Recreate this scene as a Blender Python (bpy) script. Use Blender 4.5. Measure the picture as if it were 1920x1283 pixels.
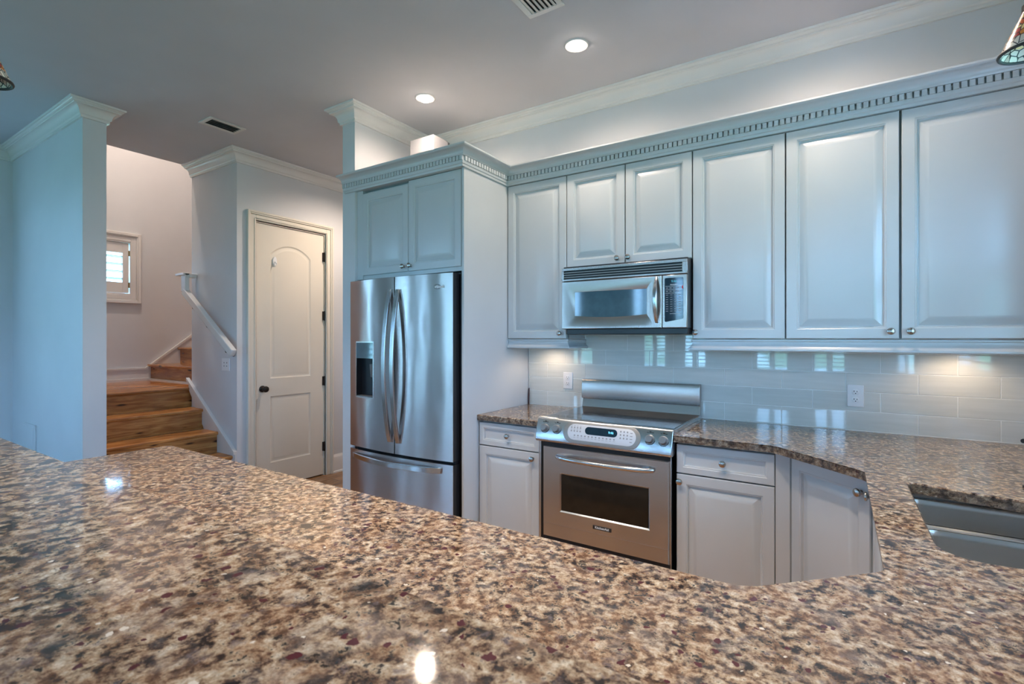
import bpy, bmesh, math, random
from mathutils import Vector, Matrix

# ------------------------------------------------------------------ clear
for o in list(bpy.data.objects):
    bpy.data.objects.remove(o)
SC = bpy.context.scene
COL = SC.collection
random.seed(4)
PI = math.pi

# ------------------------------------------------------------------ camera
F_PX, YAW, HORIZON, CAM_H = 942.25, 33.0, 634.1, 1.3905
cd = bpy.data.cameras.new('camera')
cam = bpy.data.objects.new('camera', cd)
COL.objects.link(cam)
cam.location = (0, 0, CAM_H)
cam.rotation_euler = (PI / 2, 0, math.radians(YAW))
cd.sensor_fit = 'HORIZONTAL'
cd.sensor_width = 36.0
cd.lens = F_PX / 1920 * 36
cd.shift_y = -(641.5 - HORIZON) / 1920
cd.clip_start = 0.02
cd.clip_end = 200
cd.dof.use_dof = True
cd.dof.focus_distance = 2.9
cd.dof.aperture_fstop = 9.0
SC.camera = cam

# ------------------------------------------------------------------ world / exposure
EXPOSURE = 0.15
DAY = 24.0            # daylight strength outside the windows
LAMP = 1.0           # multiplier of the recessed lamps
DAY_COL = (0.29, 0.585, 1.0)
LAMP_COL = (1.0, 0.82, 0.67)
SC.view_settings.view_transform = 'Standard'
SC.view_settings.look = 'None'
SC.view_settings.exposure = EXPOSURE
SC.view_settings.gamma = 1.0
SC.view_settings.use_curve_mapping = False

w = bpy.data.worlds.new('daylight')
SC.world = w
w.use_nodes = True
nt = w.node_tree
nt.nodes.clear()
N, L = nt.nodes, nt.links
wo = N.new('ShaderNodeOutputWorld')
bg = N.new('ShaderNodeBackground')
tc = N.new('ShaderNodeTexCoord')
sx = N.new('ShaderNodeSeparateXYZ')
L.new(tc.outputs['Generated'], sx.inputs[0])
noi = N.new('ShaderNodeTexNoise')
noi.inputs['Scale'].default_value = 14
noi.inputs['Detail'].default_value = 6
L.new(tc.outputs['Generated'], noi.inputs['Vector'])
# trees below, sky above
ad = N.new('ShaderNodeMath'); ad.operation = 'MULTIPLY_ADD'
L.new(noi.outputs['Fac'], ad.inputs[0]); ad.inputs[1].default_value = 0.5
L.new(sx.outputs['Z'], ad.inputs[2])
ramp = N.new('ShaderNodeValToRGB')
ramp.color_ramp.elements[0].position = 0.20
ramp.color_ramp.elements[0].color = (0.06, 0.17, 0.16, 1)
ramp.color_ramp.elements[1].position = 0.36
ramp.color_ramp.elements[1].color = DAY_COL + (1,)
L.new(ad.outputs[0], ramp.inputs[0])
L.new(ramp.outputs[0], bg.inputs['Color'])
bg.inputs['Strength'].default_value = DAY
L.new(bg.outputs[0], wo.inputs[0])

# window openings used by walls, shutters and the daylight portals: (wall, a0, a1, z0, z1)
REAR_Y, LEFT_X, RIGHT_X = -5.0, -6.0, 0.76
REAR_WINDOWS = [(-5.75, -4.95), (-3.75, -3.20), (-2.85, -2.35), (-1.42, -0.80), (-0.42, 0.14)]
LEFT_WINDOWS = [(0.10, 0.62), (-2.1, -1.45), (-3.5, -2.85)]  # middle opening added for more blue daylight on the left side
RIGHT_WINDOWS = [(1.10, 2.30, 1.12, 2.25), (-3.4, -1.2, 0.7, 2.4)]
WZ0, WZ1 = 0.66, 2.70

def portal(name, loc, rot, sx_, sy_):
    ld = bpy.data.lights.new(name, 'AREA')
    ld.shape = 'RECTANGLE'
    ld.size, ld.size_y = sx_, sy_
    ld.cycles.is_portal = True
    o = bpy.data.objects.new(name, ld)
    o.location = loc
    o.rotation_euler = rot
    COL.objects.link(o)

for a0, a1 in REAR_WINDOWS:
    portal('daylight_portal', ((a0 + a1) / 2, REAR_Y - 0.14, (WZ0 + WZ1) / 2), (PI / 2, 0, 0), a1 - a0, WZ1 - WZ0)
for a0, a1 in LEFT_WINDOWS:
    portal('daylight_portal', (LEFT_X - 0.14, (a0 + a1) / 2, (WZ0 + WZ1) / 2), (PI / 2, 0, -PI / 2), a1 - a0, WZ1 - WZ0)
for a0, a1, z0, z1 in RIGHT_WINDOWS:
    portal('daylight_portal', (RIGHT_X + 0.14, (a0 + a1) / 2, (z0 + z1) / 2), (PI / 2, 0, PI / 2), a1 - a0, z1 - z0)

# ------------------------------------------------------------------ materials
def newmat(name):
    m = bpy.data.materials.new(name)
    m.use_nodes = True
    t = m.node_tree
    b = t.nodes['Principled BSDF']
    return m, t, b

def pos(t, scale=(1, 1, 1)):
    g = t.nodes.new('ShaderNodeNewGeometry')
    mp = t.nodes.new('ShaderNodeMapping')
    mp.inputs['Scale'].default_value = scale
    t.links.new(g.outputs['Position'], mp.inputs['Vector'])
    return mp.outputs['Vector']

def noise(t, vec, scale, detail=4, rough=0.55, dist=0.0):
    n = t.nodes.new('ShaderNodeTexNoise')
    n.inputs['Scale'].default_value = scale
    n.inputs['Detail'].default_value = detail
    n.inputs['Roughness'].default_value = rough
    n.inputs['Distortion'].default_value = dist
    t.links.new(vec, n.inputs['Vector'])
    return n

def ramp_(t, fac, stops):
    r = t.nodes.new('ShaderNodeValToRGB')
    e = r.color_ramp.elements
    e[0].position, e[0].color = stops[0][0], tuple(stops[0][1]) + (1,)
    e[1].position, e[1].color = stops[-1][0], tuple(stops[-1][1]) + (1,)
    for p, c in stops[1:-1]:
        k = e.new(p); k.color = tuple(c) + (1,)
    t.links.new(fac, r.inputs[0])
    return r.outputs[0]

def mixc(t, fac, a, b, mode='MIX'):
    m = t.nodes.new('ShaderNodeMix')
    m.data_type = 'RGBA'
    m.blend_type = mode
    if isinstance(fac, (int, float)): m.inputs[0].default_value = fac
    else: t.links.new(fac, m.inputs[0])
    for i, c in ((6, a), (7, b)):
        if isinstance(c, tuple): m.inputs[i].default_value = c + (1,) if len(c) == 3 else c
        else: t.links.new(c, m.inputs[i])
    return m.outputs[2]

def bump(t, b, h, strength, dist=0.001):
    n = t.nodes.new('ShaderNodeBump')
    n.inputs['Strength'].default_value = strength
    n.inputs['Distance'].default_value = dist
    t.links.new(h, n.inputs['Height'])
    t.links.new(n.outputs[0], b.inputs['Normal'])

def plain(name, col, rough=0.5, metal=0.0, bumpy=0.0, bscale=200, spec=0.5, coat=0.0):
    m, t, b = newmat(name)
    v = pos(t)
    n = noise(t, v, 3.0, 2)
    c = ramp_(t, n.outputs['Fac'], [(0.3, tuple(x * 0.975 for x in col)), (0.7, tuple(min(1, x * 1.02) for x in col))])
    t.links.new(c, b.inputs['Base Color'])
    b.inputs['Roughness'].default_value = rough
    b.inputs['Metallic'].default_value = metal
    b.inputs['Specular IOR Level'].default_value = spec
    b.inputs['Coat Weight'].default_value = coat
    if bumpy:
        n2 = noise(t, v, bscale, 3)
        bump(t, b, n2.outputs['Fac'], bumpy)
    return m

def emit(name, col, strength):
    m, t, b = newmat(name)
    b.inputs['Base Color'].default_value = (0, 0, 0, 1)
    b.inputs['Emission Color'].default_value = tuple(col) + (1,)
    b.inputs['Emission Strength'].default_value = strength
    return m

M = {}
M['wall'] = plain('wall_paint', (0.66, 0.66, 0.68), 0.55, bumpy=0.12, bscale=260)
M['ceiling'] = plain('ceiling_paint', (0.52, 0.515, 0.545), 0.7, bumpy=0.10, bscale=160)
M['trim'] = plain('trim_paint', (0.745, 0.715, 0.695), 0.26)
M['door'] = plain('door_paint', (0.76, 0.70, 0.61), 0.32)
M['cab'] = plain('cabinet_paint', (0.57, 0.59, 0.61), 0.24, spec=0.65)
M['dark'] = plain('dark_gap', (0.01, 0.01, 0.012), 0.6)
M['black'] = plain('black_plastic', (0.012, 0.013, 0.016), 0.3)
M['nickel'] = plain('brushed_nickel', (0.50, 0.48, 0.46), 0.24, metal=1)
M['bronze'] = plain('dark_bronze', (0.035, 0.028, 0.025), 0.32, metal=0.7)
M['white_plastic'] = plain('white_plastic', (0.82, 0.81, 0.82), 0.35)
M['brass'] = plain('brass', (0.45, 0.36, 0.2), 0.3, metal=1)
M['greyknob'] = plain('grey_knob', (0.22, 0.23, 0.24), 0.35, metal=0.5)
M['keypad'] = plain('silver_keypad', (0.60, 0.62, 0.66), 0.4, metal=0.2)
M['oval'] = plain('grey_bezel', (0.30, 0.29, 0.28), 0.4, metal=0.6)
M['mark'] = plain('grey_print', (0.28, 0.28, 0.30), 0.5)
M['ink'] = plain('black_print', (0.02, 0.02, 0.02), 0.5)
M['whiteprint'] = plain('white_print', (0.75, 0.77, 0.8), 0.5)
M['red'] = plain('red_print', (0.6, 0.02, 0.02), 0.4)
M['stick'] = plain('dark_red_wood', (0.05, 0.012, 0.008), 0.4)
M['grout'] = plain('grout', (0.85, 0.85, 0.83), 0.8)
M['digits'] = emit('blue_digits', (0.15, 0.65, 1.0), 1.6)
M['cyan_digits'] = emit('cyan_digits', (0.10, 0.55, 0.75), 0.8)
M['puckglow'] = emit('puck_glow', (1.0, 0.85, 0.65), 8.0)
M['bulb'] = emit('lamp_glow', (1.0, 0.90, 0.78), 40.0)
M['boxwhite'] = plain('white_card', (0.36, 0.345, 0.36), 0.5)
M['bounce_top'] = plain('white_bounce', (0.86, 0.83, 0.79), 0.4)  # reflector white that throws lamp light up to the ceiling
M['greyback'] = plain('grey_back', (0.14, 0.14, 0.14), 0.5)

def steel(name, col=(0.53, 0.46, 0.44), rough=0.22, aniso=0.95, wav=0.25, horizontal=True):
    m, t, b = newmat(name)
    v = pos(t, (2, 2, 420) if horizontal else (420, 420, 2))
    n = noise(t, v, 1.0, 3)
    c = ramp_(t, n.outputs['Fac'], [(0.35, tuple(x * 0.975 for x in col)), (0.65, tuple(x * 1.02 for x in col))])
    t.links.new(c, b.inputs['Base Color'])
    b.inputs['Metallic'].default_value = 1
    b.inputs['Roughness'].default_value = rough
    b.inputs['Anisotropic'].default_value = aniso
    b.inputs['Anisotropic Rotation'].default_value = 0.25
    tg = t.nodes.new('ShaderNodeTangent'); tg.direction_type = 'RADIAL'; tg.axis = 'Z'
    t.links.new(tg.outputs[0], b.inputs['Tangent'])
    if wav:
        n2 = noise(t, pos(t, (5, 5, 2.2)), 1.0, 1)
        bump(t, b, n2.outputs['Fac'], wav, 0.02)
    return m
M['steel'] = steel('stainless_steel', (0.55, 0.57, 0.60), 0.2, 0.8, wav=0.10)
M['steel_face'] = steel('stainless_microwave', (0.50, 0.425, 0.395), 0.26, 0.3, wav=0.03)
M['steel_door'] = steel('stainless_fridge_door', rough=0.24, wav=0.22)
M['steel_sink'] = steel('sink_steel', (0.60, 0.58, 0.56), 0.25, 0.7, 0)
M['steel_smooth'] = plain('polished_steel', (0.62, 0.62, 0.63), 0.18, metal=1)

def glass_dark(name, col, rough=0.04, spec=0.8):
    m, t, b = newmat(name)
    n = noise(t, pos(t), 20, 2)
    c = ramp_(t, n.outputs['Fac'], [(0.3, col), (0.7, tuple(x * 1.25 for x in col))])
    t.links.new(c, b.inputs['Base Color'])
    b.inputs['Roughness'].default_value = rough
    b.inputs['Specular IOR Level'].default_value = spec
    return m
M['ovenglass'] = glass_dark('oven_glass', (0.018, 0.014, 0.010), 0.06, 0.35)
M['microglass'] = glass_dark('microwave_glass', (0.05, 0.10, 0.125), 0.06, 0.8)
M['cooktop'] = glass_dark('black_ceramic_glass', (0.02, 0.02, 0.022), 0.06, 0.9)
M['padglass'] = glass_dark('keypad_glass', (0.008, 0.02, 0.035), 0.05, 0.7)
M['burner'] = plain('burner_ring', (0.10, 0.10, 0.105), 0.2)

# pale green-grey glass tile
def tile_mat():
    m, t, b = newmat('glass_tile')
    n = noise(t, pos(t, (2.2, 2.2, 30)), 2.0, 3)
    c = ramp_(t, n.outputs['Fac'], [(0.3, (0.64, 0.645, 0.61)), (0.7, (0.70, 0.70, 0.665))])
    t.links.new(c, b.inputs['Base Color'])
    b.inputs['Roughness'].default_value = 0.025
    b.inputs['Specular IOR Level'].default_value = 0.75
    n2 = noise(t, pos(t), 5.0, 1)
    bump(t, b, n2.outputs['Fac'], 0.012, 0.01)
    return m
M['tile'] = tile_mat()

def granite(name, polished=True):
    m, t, b = newmat(name)
    v = pos(t)
    wv = noise(t, v, 9.0, 3)
    sub = t.nodes.new('ShaderNodeVectorMath'); sub.operation = 'MULTIPLY_ADD'
    t.links.new(wv.outputs['Color'], sub.inputs[0]); sub.inputs[1].default_value = (0.03, 0.03, 0.03)
    t.links.new(v, sub.inputs[2])
    v = sub.outputs[0]
    fine = noise(t, v, 260, 3, 0.7)
    sub2 = t.nodes.new('ShaderNodeVectorMath'); sub2.operation = 'MULTIPLY_ADD'
    t.links.new(noise(t, v, 90, 3).outputs['Color'], sub2.inputs[0]); sub2.inputs[1].default_value = (0.012, 0.012, 0.012)
    t.links.new(v, sub2.inputs[2])
    vr = sub2.outputs[0]
    # cream / tan / grey body
    n1 = noise(t, v, 56, 7, 0.66)
    body = ramp_(t, n1.outputs['Fac'], [(0.40, (0.022, 0.015, 0.016)), (0.445, (0.10, 0.062, 0.048)), (0.49, (0.30, 0.205, 0.135)), (0.545, (0.49, 0.375, 0.255)), (0.63, (0.72, 0.63, 0.50))])
    n1b = noise(t, v, 19, 4, 0.6)
    warm = ramp_(t, n1b.outputs['Fac'], [(0.45, (0, 0, 0)), (0.60, (1, 1, 1))])
    body = mixc(t, warm, body, mixc(t, 0.30, body, (0.44, 0.235, 0.12)))
    n1c = noise(t, v, 13.0, 5, 0.65)
    gm = ramp_(t, n1c.outputs['Fac'], [(0.50, (0, 0, 0)), (0.64, (0.35, 0.35, 0.35))])
    body = mixc(t, gm, body, (0.32, 0.295, 0.28))
    # black-brown mica clumps
    n2 = noise(t, v, 112, 6, 0.75)
    n3 = noise(t, v, 23, 5, 0.66)
    mm = t.nodes.new('ShaderNodeMath'); mm.operation = 'MULTIPLY_ADD'
    t.links.new(n3.outputs['Fac'], mm.inputs[0]); mm.inputs[1].default_value = 1.0
    t.links.new(n2.outputs['Fac'], mm.inputs[2])
    hf = t.nodes.new('ShaderNodeMath'); hf.operation = 'MULTIPLY'; hf.inputs[1].default_value = 0.5
    t.links.new(mm.outputs[0], hf.inputs[0])
    dk = ramp_(t, hf.outputs[0], [(0.550, (0, 0, 0)), (0.585, (0.97, 0.97, 0.97))])
    body = mixc(t, dk, body, (0.022, 0.017, 0.019))
    # violet grey flecks
    n4 = noise(t, v, 40, 5, 0.7)
    vg = ramp_(t, n4.outputs['Fac'], [(0.58, (0, 0, 0)), (0.66, (0.7, 0.7, 0.7))])
    body = mixc(t, vg, body, (0.20, 0.16, 0.17))
    sp_f = ramp_(t, fine.outputs['Fac'], [(0.3, (0.50, 0.485, 0.475)), (0.7, (0.97, 0.96, 0.96))])
    body = mixc(t, 1.0, body, sp_f, 'MULTIPLY')
    # garnets and quartz grains
    for sc_, thr, sel, col in ((66, 0.25, 0.88, (0.075, 0.016, 0.022)), (85, 0.20, 0.97, (0.66, 0.60, 0.52))):
        vo = t.nodes.new('ShaderNodeTexVoronoi')
        vo.inputs['Scale'].default_value = sc_
        t.links.new(vr, vo.inputs['Vector'])
        sp = t.nodes.new('ShaderNodeSeparateColor')
        t.links.new(vo.outputs['Color'], sp.inputs[0])
        th = t.nodes.new('ShaderNodeMath'); th.operation = 'MULTIPLY_ADD'
        t.links.new(sp.outputs[1], th.inputs[0]); th.inputs[1].default_value = thr * 1.4; th.inputs[2].default_value = thr * 0.5
        a = t.nodes.new('ShaderNodeMath'); a.operation = 'LESS_THAN'
        t.links.new(vo.outputs['Distance'], a.inputs[0]); t.links.new(th.outputs[0], a.inputs[1])
        g = t.nodes.new('ShaderNodeMath'); g.operation = 'GREATER_THAN'
        t.links.new(sp.outputs[0], g.inputs[0]); g.inputs[1].default_value = sel
        mu = t.nodes.new('ShaderNodeMath'); mu.operation = 'MULTIPLY'
        t.links.new(a.outputs[0], mu.inputs[0]); t.links.new(g.outputs[0], mu.inputs[1])
        body = mixc(t, mu.outputs[0], body, col)
    if not polished: body = mixc(t, 0.40, body, (0.06, 0.045, 0.032))  # rough edges darkened: their shade is mixed into the stone colour
    t.links.new(body, b.inputs['Base Color'])
    if polished:
        b.inputs['Roughness'].default_value = 0.075
        b.inputs['Specular IOR Level'].default_value = 0.5
    else:
        b.inputs['Roughness'].default_value = 0.35
        nb = noise(t, v, 55, 4)
        bump(t, b, nb.outputs['Fac'], 0.9, 0.012)
    return m
M['granite'] = granite('polished_granite')
M['granite_edge'] = granite('chiselled_granite_shaded', False)

def wood(name, plank, along, col_a, col_b, rough=0.18):
    """Boards with grain and knots. along = scale vector (small along the grain)."""
    m, t, b = newmat(name)
    v = pos(t)
    g = noise(t, pos(t, along), 1.0, 6, 0.6, 0.6)
    big = noise(t, pos(t, tuple(a * 0.22 for a in along)), 1.0, 2)
    c = ramp_(t, g.outputs['Fac'], [(0.28, tuple(x * 0.7 for x in col_a)), (0.45, tuple(x * 1.05 for x in col_a)), (0.62, col_b), (0.8, tuple(min(1, x * 1.15) for x in col_b))])
    c2 = ramp_(t, big.outputs['Fac'], [(0.35, (0.85, 0.80, 0.76)), (0.65, (1.1, 1.1, 1.1))])
    c = mixc(t, 1.0, c, c2, 'MULTIPLY')
    vo = t.nodes.new('ShaderNodeTexVoronoi')
    vo.inputs['Scale'].default_value = 1.0
    kn = (0.4, 3.6, 15) if along[0] > along[1] else (3.6, 0.4, 15)
    vo.voronoi_dimensions = '2D'
    sp3 = t.nodes.new('ShaderNodeSeparateXYZ'); t.links.new(pos(t, (3.4, 3.4, 15)), sp3.inputs[0])
    cb = t.nodes.new('ShaderNodeCombineXYZ')
    t.links.new(sp3.outputs['Y' if along[0] > along[1] else 'X'], cb.inputs[0]); t.links.new(sp3.outputs['Z'], cb.inputs[1])
    t.links.new(cb.outputs[0], vo.inputs['Vector'])
    kd = t.nodes.new('ShaderNodeMath'); kd.operation = 'MULTIPLY_ADD'
    sc = t.nodes.new('ShaderNodeSeparateColor'); t.links.new(vo.outputs['Color'], sc.inputs[0])
    t.links.new(sc.outputs[0], kd.inputs[0]); kd.inputs[1].default_value = 0.3
    t.links.new(vo.outputs['Distance'], kd.inputs[2])
    k = ramp_(t, kd.outputs[0], [(0.12, (0.95, 0.95, 0.95)), (0.22, (0, 0, 0))])
    c = mixc(t, k, c, (0.035, 0.014, 0.006))
    t.links.new(c, b.inputs['Base Color'])
    b.inputs['Roughness'].default_value = rough
    b.inputs['Coat Weight'].default_value = 0.25
    b.inputs['Coat Roughness'].default_value = 0.1
    return m
M['wood_y'] = wood('stair_heart_pine', 0, (14, 3.2, 34), (0.36, 0.135, 0.036), (0.58, 0.27, 0.085))
M['wood_x'] = wood('upper_stair_heart_pine', 0, (3.2, 14, 34), (0.33, 0.13, 0.04), (0.54, 0.265, 0.095))

def floor_mat():
    m, t, b = newmat('plank_floor')
    g = noise(t, pos(t, (22, 2.2, 1)), 1.0, 6, 0.6, 0.5)
    c = ramp_(t, g.outputs['Fac'], [(0.28, (0.15, 0.075, 0.035)), (0.5, (0.29, 0.155, 0.075)), (0.75, (0.46, 0.27, 0.14))])
    br = t.nodes.new('ShaderNodeTexBrick')
    br.inputs['Scale'].default_value = 1
    br.inputs['Brick Width'].default_value = 1.6
    br.inputs['Row Height'].default_value = 0.12
    br.inputs['Mortar Size'].default_value = 0.0018
    br.inputs['Color1'].default_value = (0.75, 0.72, 0.70, 1)
    br.inputs['Color2'].default_value = (1.1, 1.08, 1.05, 1)
    br.inputs['Mortar'].default_value = (0.12, 0.1, 0.1, 1)
    mp = t.nodes.new('ShaderNodeMapping')
    mp.inputs['Rotation'].default_value = (0, 0, PI / 2)
    gg = t.nodes.new('ShaderNodeNewGeometry')
    t.links.new(gg.outputs['Position'], mp.inputs['Vector'])
    t.links.new(mp.outputs[0], br.inputs['Vector'])
    c = mixc(t, 1.0, c, br.outputs['Color'], 'MULTIPLY')
    t.links.new(c, b.inputs['Base Color'])
    b.inputs['Roughness'].default_value = 0.22
    return m
M['floor'] = floor_mat()

def stained_glass(z0, z1):
    m, t, b = newmat('stained_glass')
    vo = t.nodes.new('ShaderNodeTexVoronoi'); vo.inputs['Scale'].default_value = 62
    vd = t.nodes.new('ShaderNodeTexVoronoi'); vd.inputs['Scale'].default_value = 62; vd.feature = 'DISTANCE_TO_EDGE'
    v = pos(t, (1, 1, 0.8))
    t.links.new(v, vo.inputs['Vector']); t.links.new(v, vd.inputs['Vector'])
    sp = t.nodes.new('ShaderNodeSeparateColor'); t.links.new(vo.outputs['Color'], sp.inputs[0])
    hot = ramp_(t, sp.outputs[0], [(0.2, (0.55, 0.03, 0.02)), (0.45, (0.8, 0.16, 0.02)), (0.7, (0.9, 0.42, 0.05)), (0.9, (0.95, 0.7, 0.3))])
    pale = ramp_(t, sp.outputs[1], [(0.2, (0.55, 0.42, 0.33)), (0.6, (0.85, 0.78, 0.66))])
    g = t.nodes.new('ShaderNodeNewGeometry')
    sz = t.nodes.new('ShaderNodeSeparateXYZ'); t.links.new(g.outputs['Position'], sz.inputs[0])
    gt = t.nodes.new('ShaderNodeMath'); gt.operation = 'GREATER_THAN'; gt.inputs[1].default_value = z0 + (z1 - z0) * 0.30
    t.links.new(sz.outputs['Z'], gt.inputs[0])
    c = mixc(t, gt.outputs[0], pale, hot)
    lead = t.nodes.new('ShaderNodeMath'); lead.operation = 'LESS_THAN'; lead.inputs[1].default_value = 0.06
    t.links.new(vd.outputs['Distance'], lead.inputs[0])
    c = mixc(t, lead.outputs[0], c, (0.01, 0.008, 0.008))
    t.links.new(c, b.inputs['Base Color'])
    b.inputs['Roughness'].default_value = 0.3
    b.inputs['Transmission Weight'].default_value = 0.06
    return m

def clear_glass():
    m, t, b = newmat('window_glass')
    b.inputs['Base Color'].default_value = (0.97, 1, 1, 1)
    b.inputs['Transmission Weight'].default_value = 1
    b.inputs['Roughness'].default_value = 0.0
    b.inputs['IOR'].default_value = 1.45
    return m
M['glass'] = clear_glass()

# ------------------------------------------------------------------ geometry helpers
class B:
    """A bmesh under construction, in world coordinates."""
    def __init__(s): s.bm = bmesh.new()
    def face(s, pts):
        vs = [s.bm.verts.new(p) for p in pts]
        try: return s.bm.faces.new(vs)
        except ValueError: return None
    def box(s, x0, x1, y0, y1, z0, z1):
        if x0 > x1: x0, x1 = x1, x0
        if y0 > y1: y0, y1 = y1, y0
        if z0 > z1: z0, z1 = z1, z0
        v = [s.bm.verts.new(p) for p in ((x0, y0, z0), (x1, y0, z0), (x1, y1, z0), (x0, y1, z0), (x0, y0, z1), (x1, y0, z1), (x1, y1, z1), (x0, y1, z1))]
        for f in ((0, 3, 2, 1), (4, 5, 6, 7), (0, 1, 5, 4), (1, 2, 6, 5), (2, 3, 7, 6), (3, 0, 4, 7)):
            s.bm.faces.new([v[i] for i in f])
        return s
    def obox(s, o, u, n, w, t, z0, z1):
        """box from corner o (x,y), width w along u, thickness t along -n, between z0 and z1"""
        u = Vector((u[0], u[1])); n = Vector((n[0], n[1])); o = Vector((o[0], o[1]))
        p = [o, o + u * w, o + u * w - n * t, o - n * t]
        return s.prism([(q.x, q.y) for q in p], z0, z1)
    def prism(s, poly, z0, z1):
        bot = [s.bm.verts.new((p[0], p[1], z0)) for p in poly]
        top = [s.bm.verts.new((p[0], p[1], z1)) for p in poly]
        n = len(poly)
        s.bm.faces.new(bot[::-1]); s.bm.faces.new(top)
        for i in range(n):
            s.bm.faces.new((bot[i], bot[(i + 1) % n], top[(i + 1) % n], top[i]))
        return s
    def extrude(s, pts, d):
        """polygon pts (3D) extruded by the vector d"""
        d = Vector(d)
        a = [s.bm.verts.new(p) for p in pts]
        b = [s.bm.verts.new(Vector(p) + d) for p in pts]
        n = len(pts)
        s.bm.faces.new(a); s.bm.faces.new(b[::-1])
        for i in range(n):
            s.bm.faces.new((a[(i + 1) % n], a[i], b[i], b[(i + 1) % n]))
        return s
    def loft(s, loops, cap=True, closed=True):
        rings = [[s.bm.verts.new(p) for p in l] for l in loops]
        n = len(rings[0])
        for a, b in zip(rings, rings[1:]):
            for i in range(n if closed else n - 1):
                j = (i + 1) % n
                try: s.bm.faces.new((a[i], a[j], b[j], b[i]))
                except ValueError: pass
        if cap:
            for r in (rings[0][::-1], rings[-1]):
                try: s.bm.faces.new(r)
                except ValueError: pass
        return s
    def lathe(s, prof, o, axis=(0, 0, 1), seg=20, cap=True):
        ax = Vector(axis).normalized()
        a = ax.orthogonal().normalized(); b = ax.cross(a)
        o = Vector(o)
        loops = []
        for r, h in prof:
            r = max(r, 1e-5)
            loops.append([o + ax * h + (a * math.cos(2 * PI * k / seg) + b * math.sin(2 * PI * k / seg)) * r for k in range(seg)])
        return s.loft(loops, cap)
    def tube(s, path, r, seg=10, r2=None, up=(0, 0, 1), square=False):
        """r = half width along the side vector, r2 = half height along the up-ish vector"""
        path = [Vector(p) for p in path]
        loops = []
        for i, p in enumerate(path):
            d = (path[min(i + 1, len(path) - 1)] - path[max(i - 1, 0)]).normalized()
            u = Vector(up)
            sd = d.cross(u)
            if sd.length < 1e-4: sd = d.orthogonal()
            sd.normalize(); u = sd.cross(d).normalized()
            ra = r[i] if isinstance(r, (list, tuple)) else r
            rb = (r2[i] if isinstance(r2, (list, tuple)) else r2) if r2 is not None else ra
            if square:
                c = [(-1, -1), (1, -1), (1, 1), (-1, 1)]
                loops.append([p + sd * ra * a + u * rb * b for a, b in c])
            else:
                loops.append([p + sd * ra * math.cos(2 * PI * k / seg) + u * rb * math.sin(2 * PI * k / seg) for k in range(seg)])
        return s.loft(loops)
    def sweep(s, prof, path):
        """closed profile (d to the right of the path, z) swept along the 2D path with mitres"""
        P = [Vector((p[0], p[1])) for p in path]
        def rn(a, b):
            d = (b - a).normalized(); return Vector((d.y, -d.x))
        loops = []
        for i, p in enumerate(P):
            if i == 0: m = rn(P[0], P[1])
            elif i == len(P) - 1: m = rn(P[-2], P[-1])
            else:
                n1, n2 = rn(P[i - 1], p), rn(p, P[i + 1])
                m = (n1 + n2); m = m / (1 + n1.dot(n2))
            loops.append([Vector((p.x + m.x * d, p.y + m.y * d, z)) for d, z in prof])
        return s.loft(loops)
    def plate(s, o, u, n, rings, back):
        """raised panel: rings = [(inset_left, inset_bottom, inset_right, inset_top, depth)] are rectangles (u,z) measured from o
        given as (u0, z0, u1, z1, depth); depth goes along -n; back = full thickness"""
        o, u, n = Vector(o), Vector(u), Vector(n)
        z = Vector((0, 0, 1))
        def loop(u0, z0, u1, z1, d):
            return [o + u * a + z * c - n * d for a, c in ((u0, z0), (u1, z0), (u1, z1), (u0, z1))]
        r0 = rings[0]
        ls = [loop(r0[0], r0[1], r0[2], r0[3], back)] + [loop(*r) for r in rings]
        return s.loft(ls)
    def done(s, name, mat, parent=None, origin=None, bevel=0.0, seg=2, smooth=35, col=None, extra=()):
        bmesh.ops.remove_doubles(s.bm, verts=s.bm.verts, dist=1e-6)
        bmesh.ops.recalc_face_normals(s.bm, faces=s.bm.faces)
        if parent is not None:
            origin = ORIGIN[parent.name]
        org = Vector(origin) if origin is not None else Vector((0, 0, 0))
        bmesh.ops.translate(s.bm, verts=s.bm.verts, vec=-org)
        me = bpy.data.meshes.new(name)
        s.bm.to_mesh(me); s.bm.free()
        me.materials.append(mat)
        for e in extra: me.materials.append(e)
        o = bpy.data.objects.new(name, me)
        COL.objects.link(o)
        if parent is not None:
            o.parent = parent
        else:
            o.location = org
        ORIGIN[o.name] = org
        if smooth:
            for p in me.polygons: p.use_smooth = True
            try: me.set_sharp_from_angle(angle=math.radians(smooth))
            except Exception: pass
        if bevel:
            bv = o.modifiers.new('bevel', 'BEVEL')
            bv.width = bevel; bv.segments = seg; bv.limit_method = 'ANGLE'; bv.angle_limit = math.radians(40)
            bv.harden_normals = False
        return o
ORIGIN = {}

def tag(o, label, cat, group=None, kind=None):
    o['label'] = label; o['category'] = cat
    if group: o['group'] = group
    if kind: o['kind'] = kind
    return o

def thing(name, loc, label, cat, group=None, kind=None):
    o = bpy.data.objects.new(name, None)
    o.empty_display_size = 0.05
    o.location = loc
    COL.objects.link(o)
    ORIGIN[o.name] = Vector(loc)
    return tag(o, label, cat, group, kind)

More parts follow.
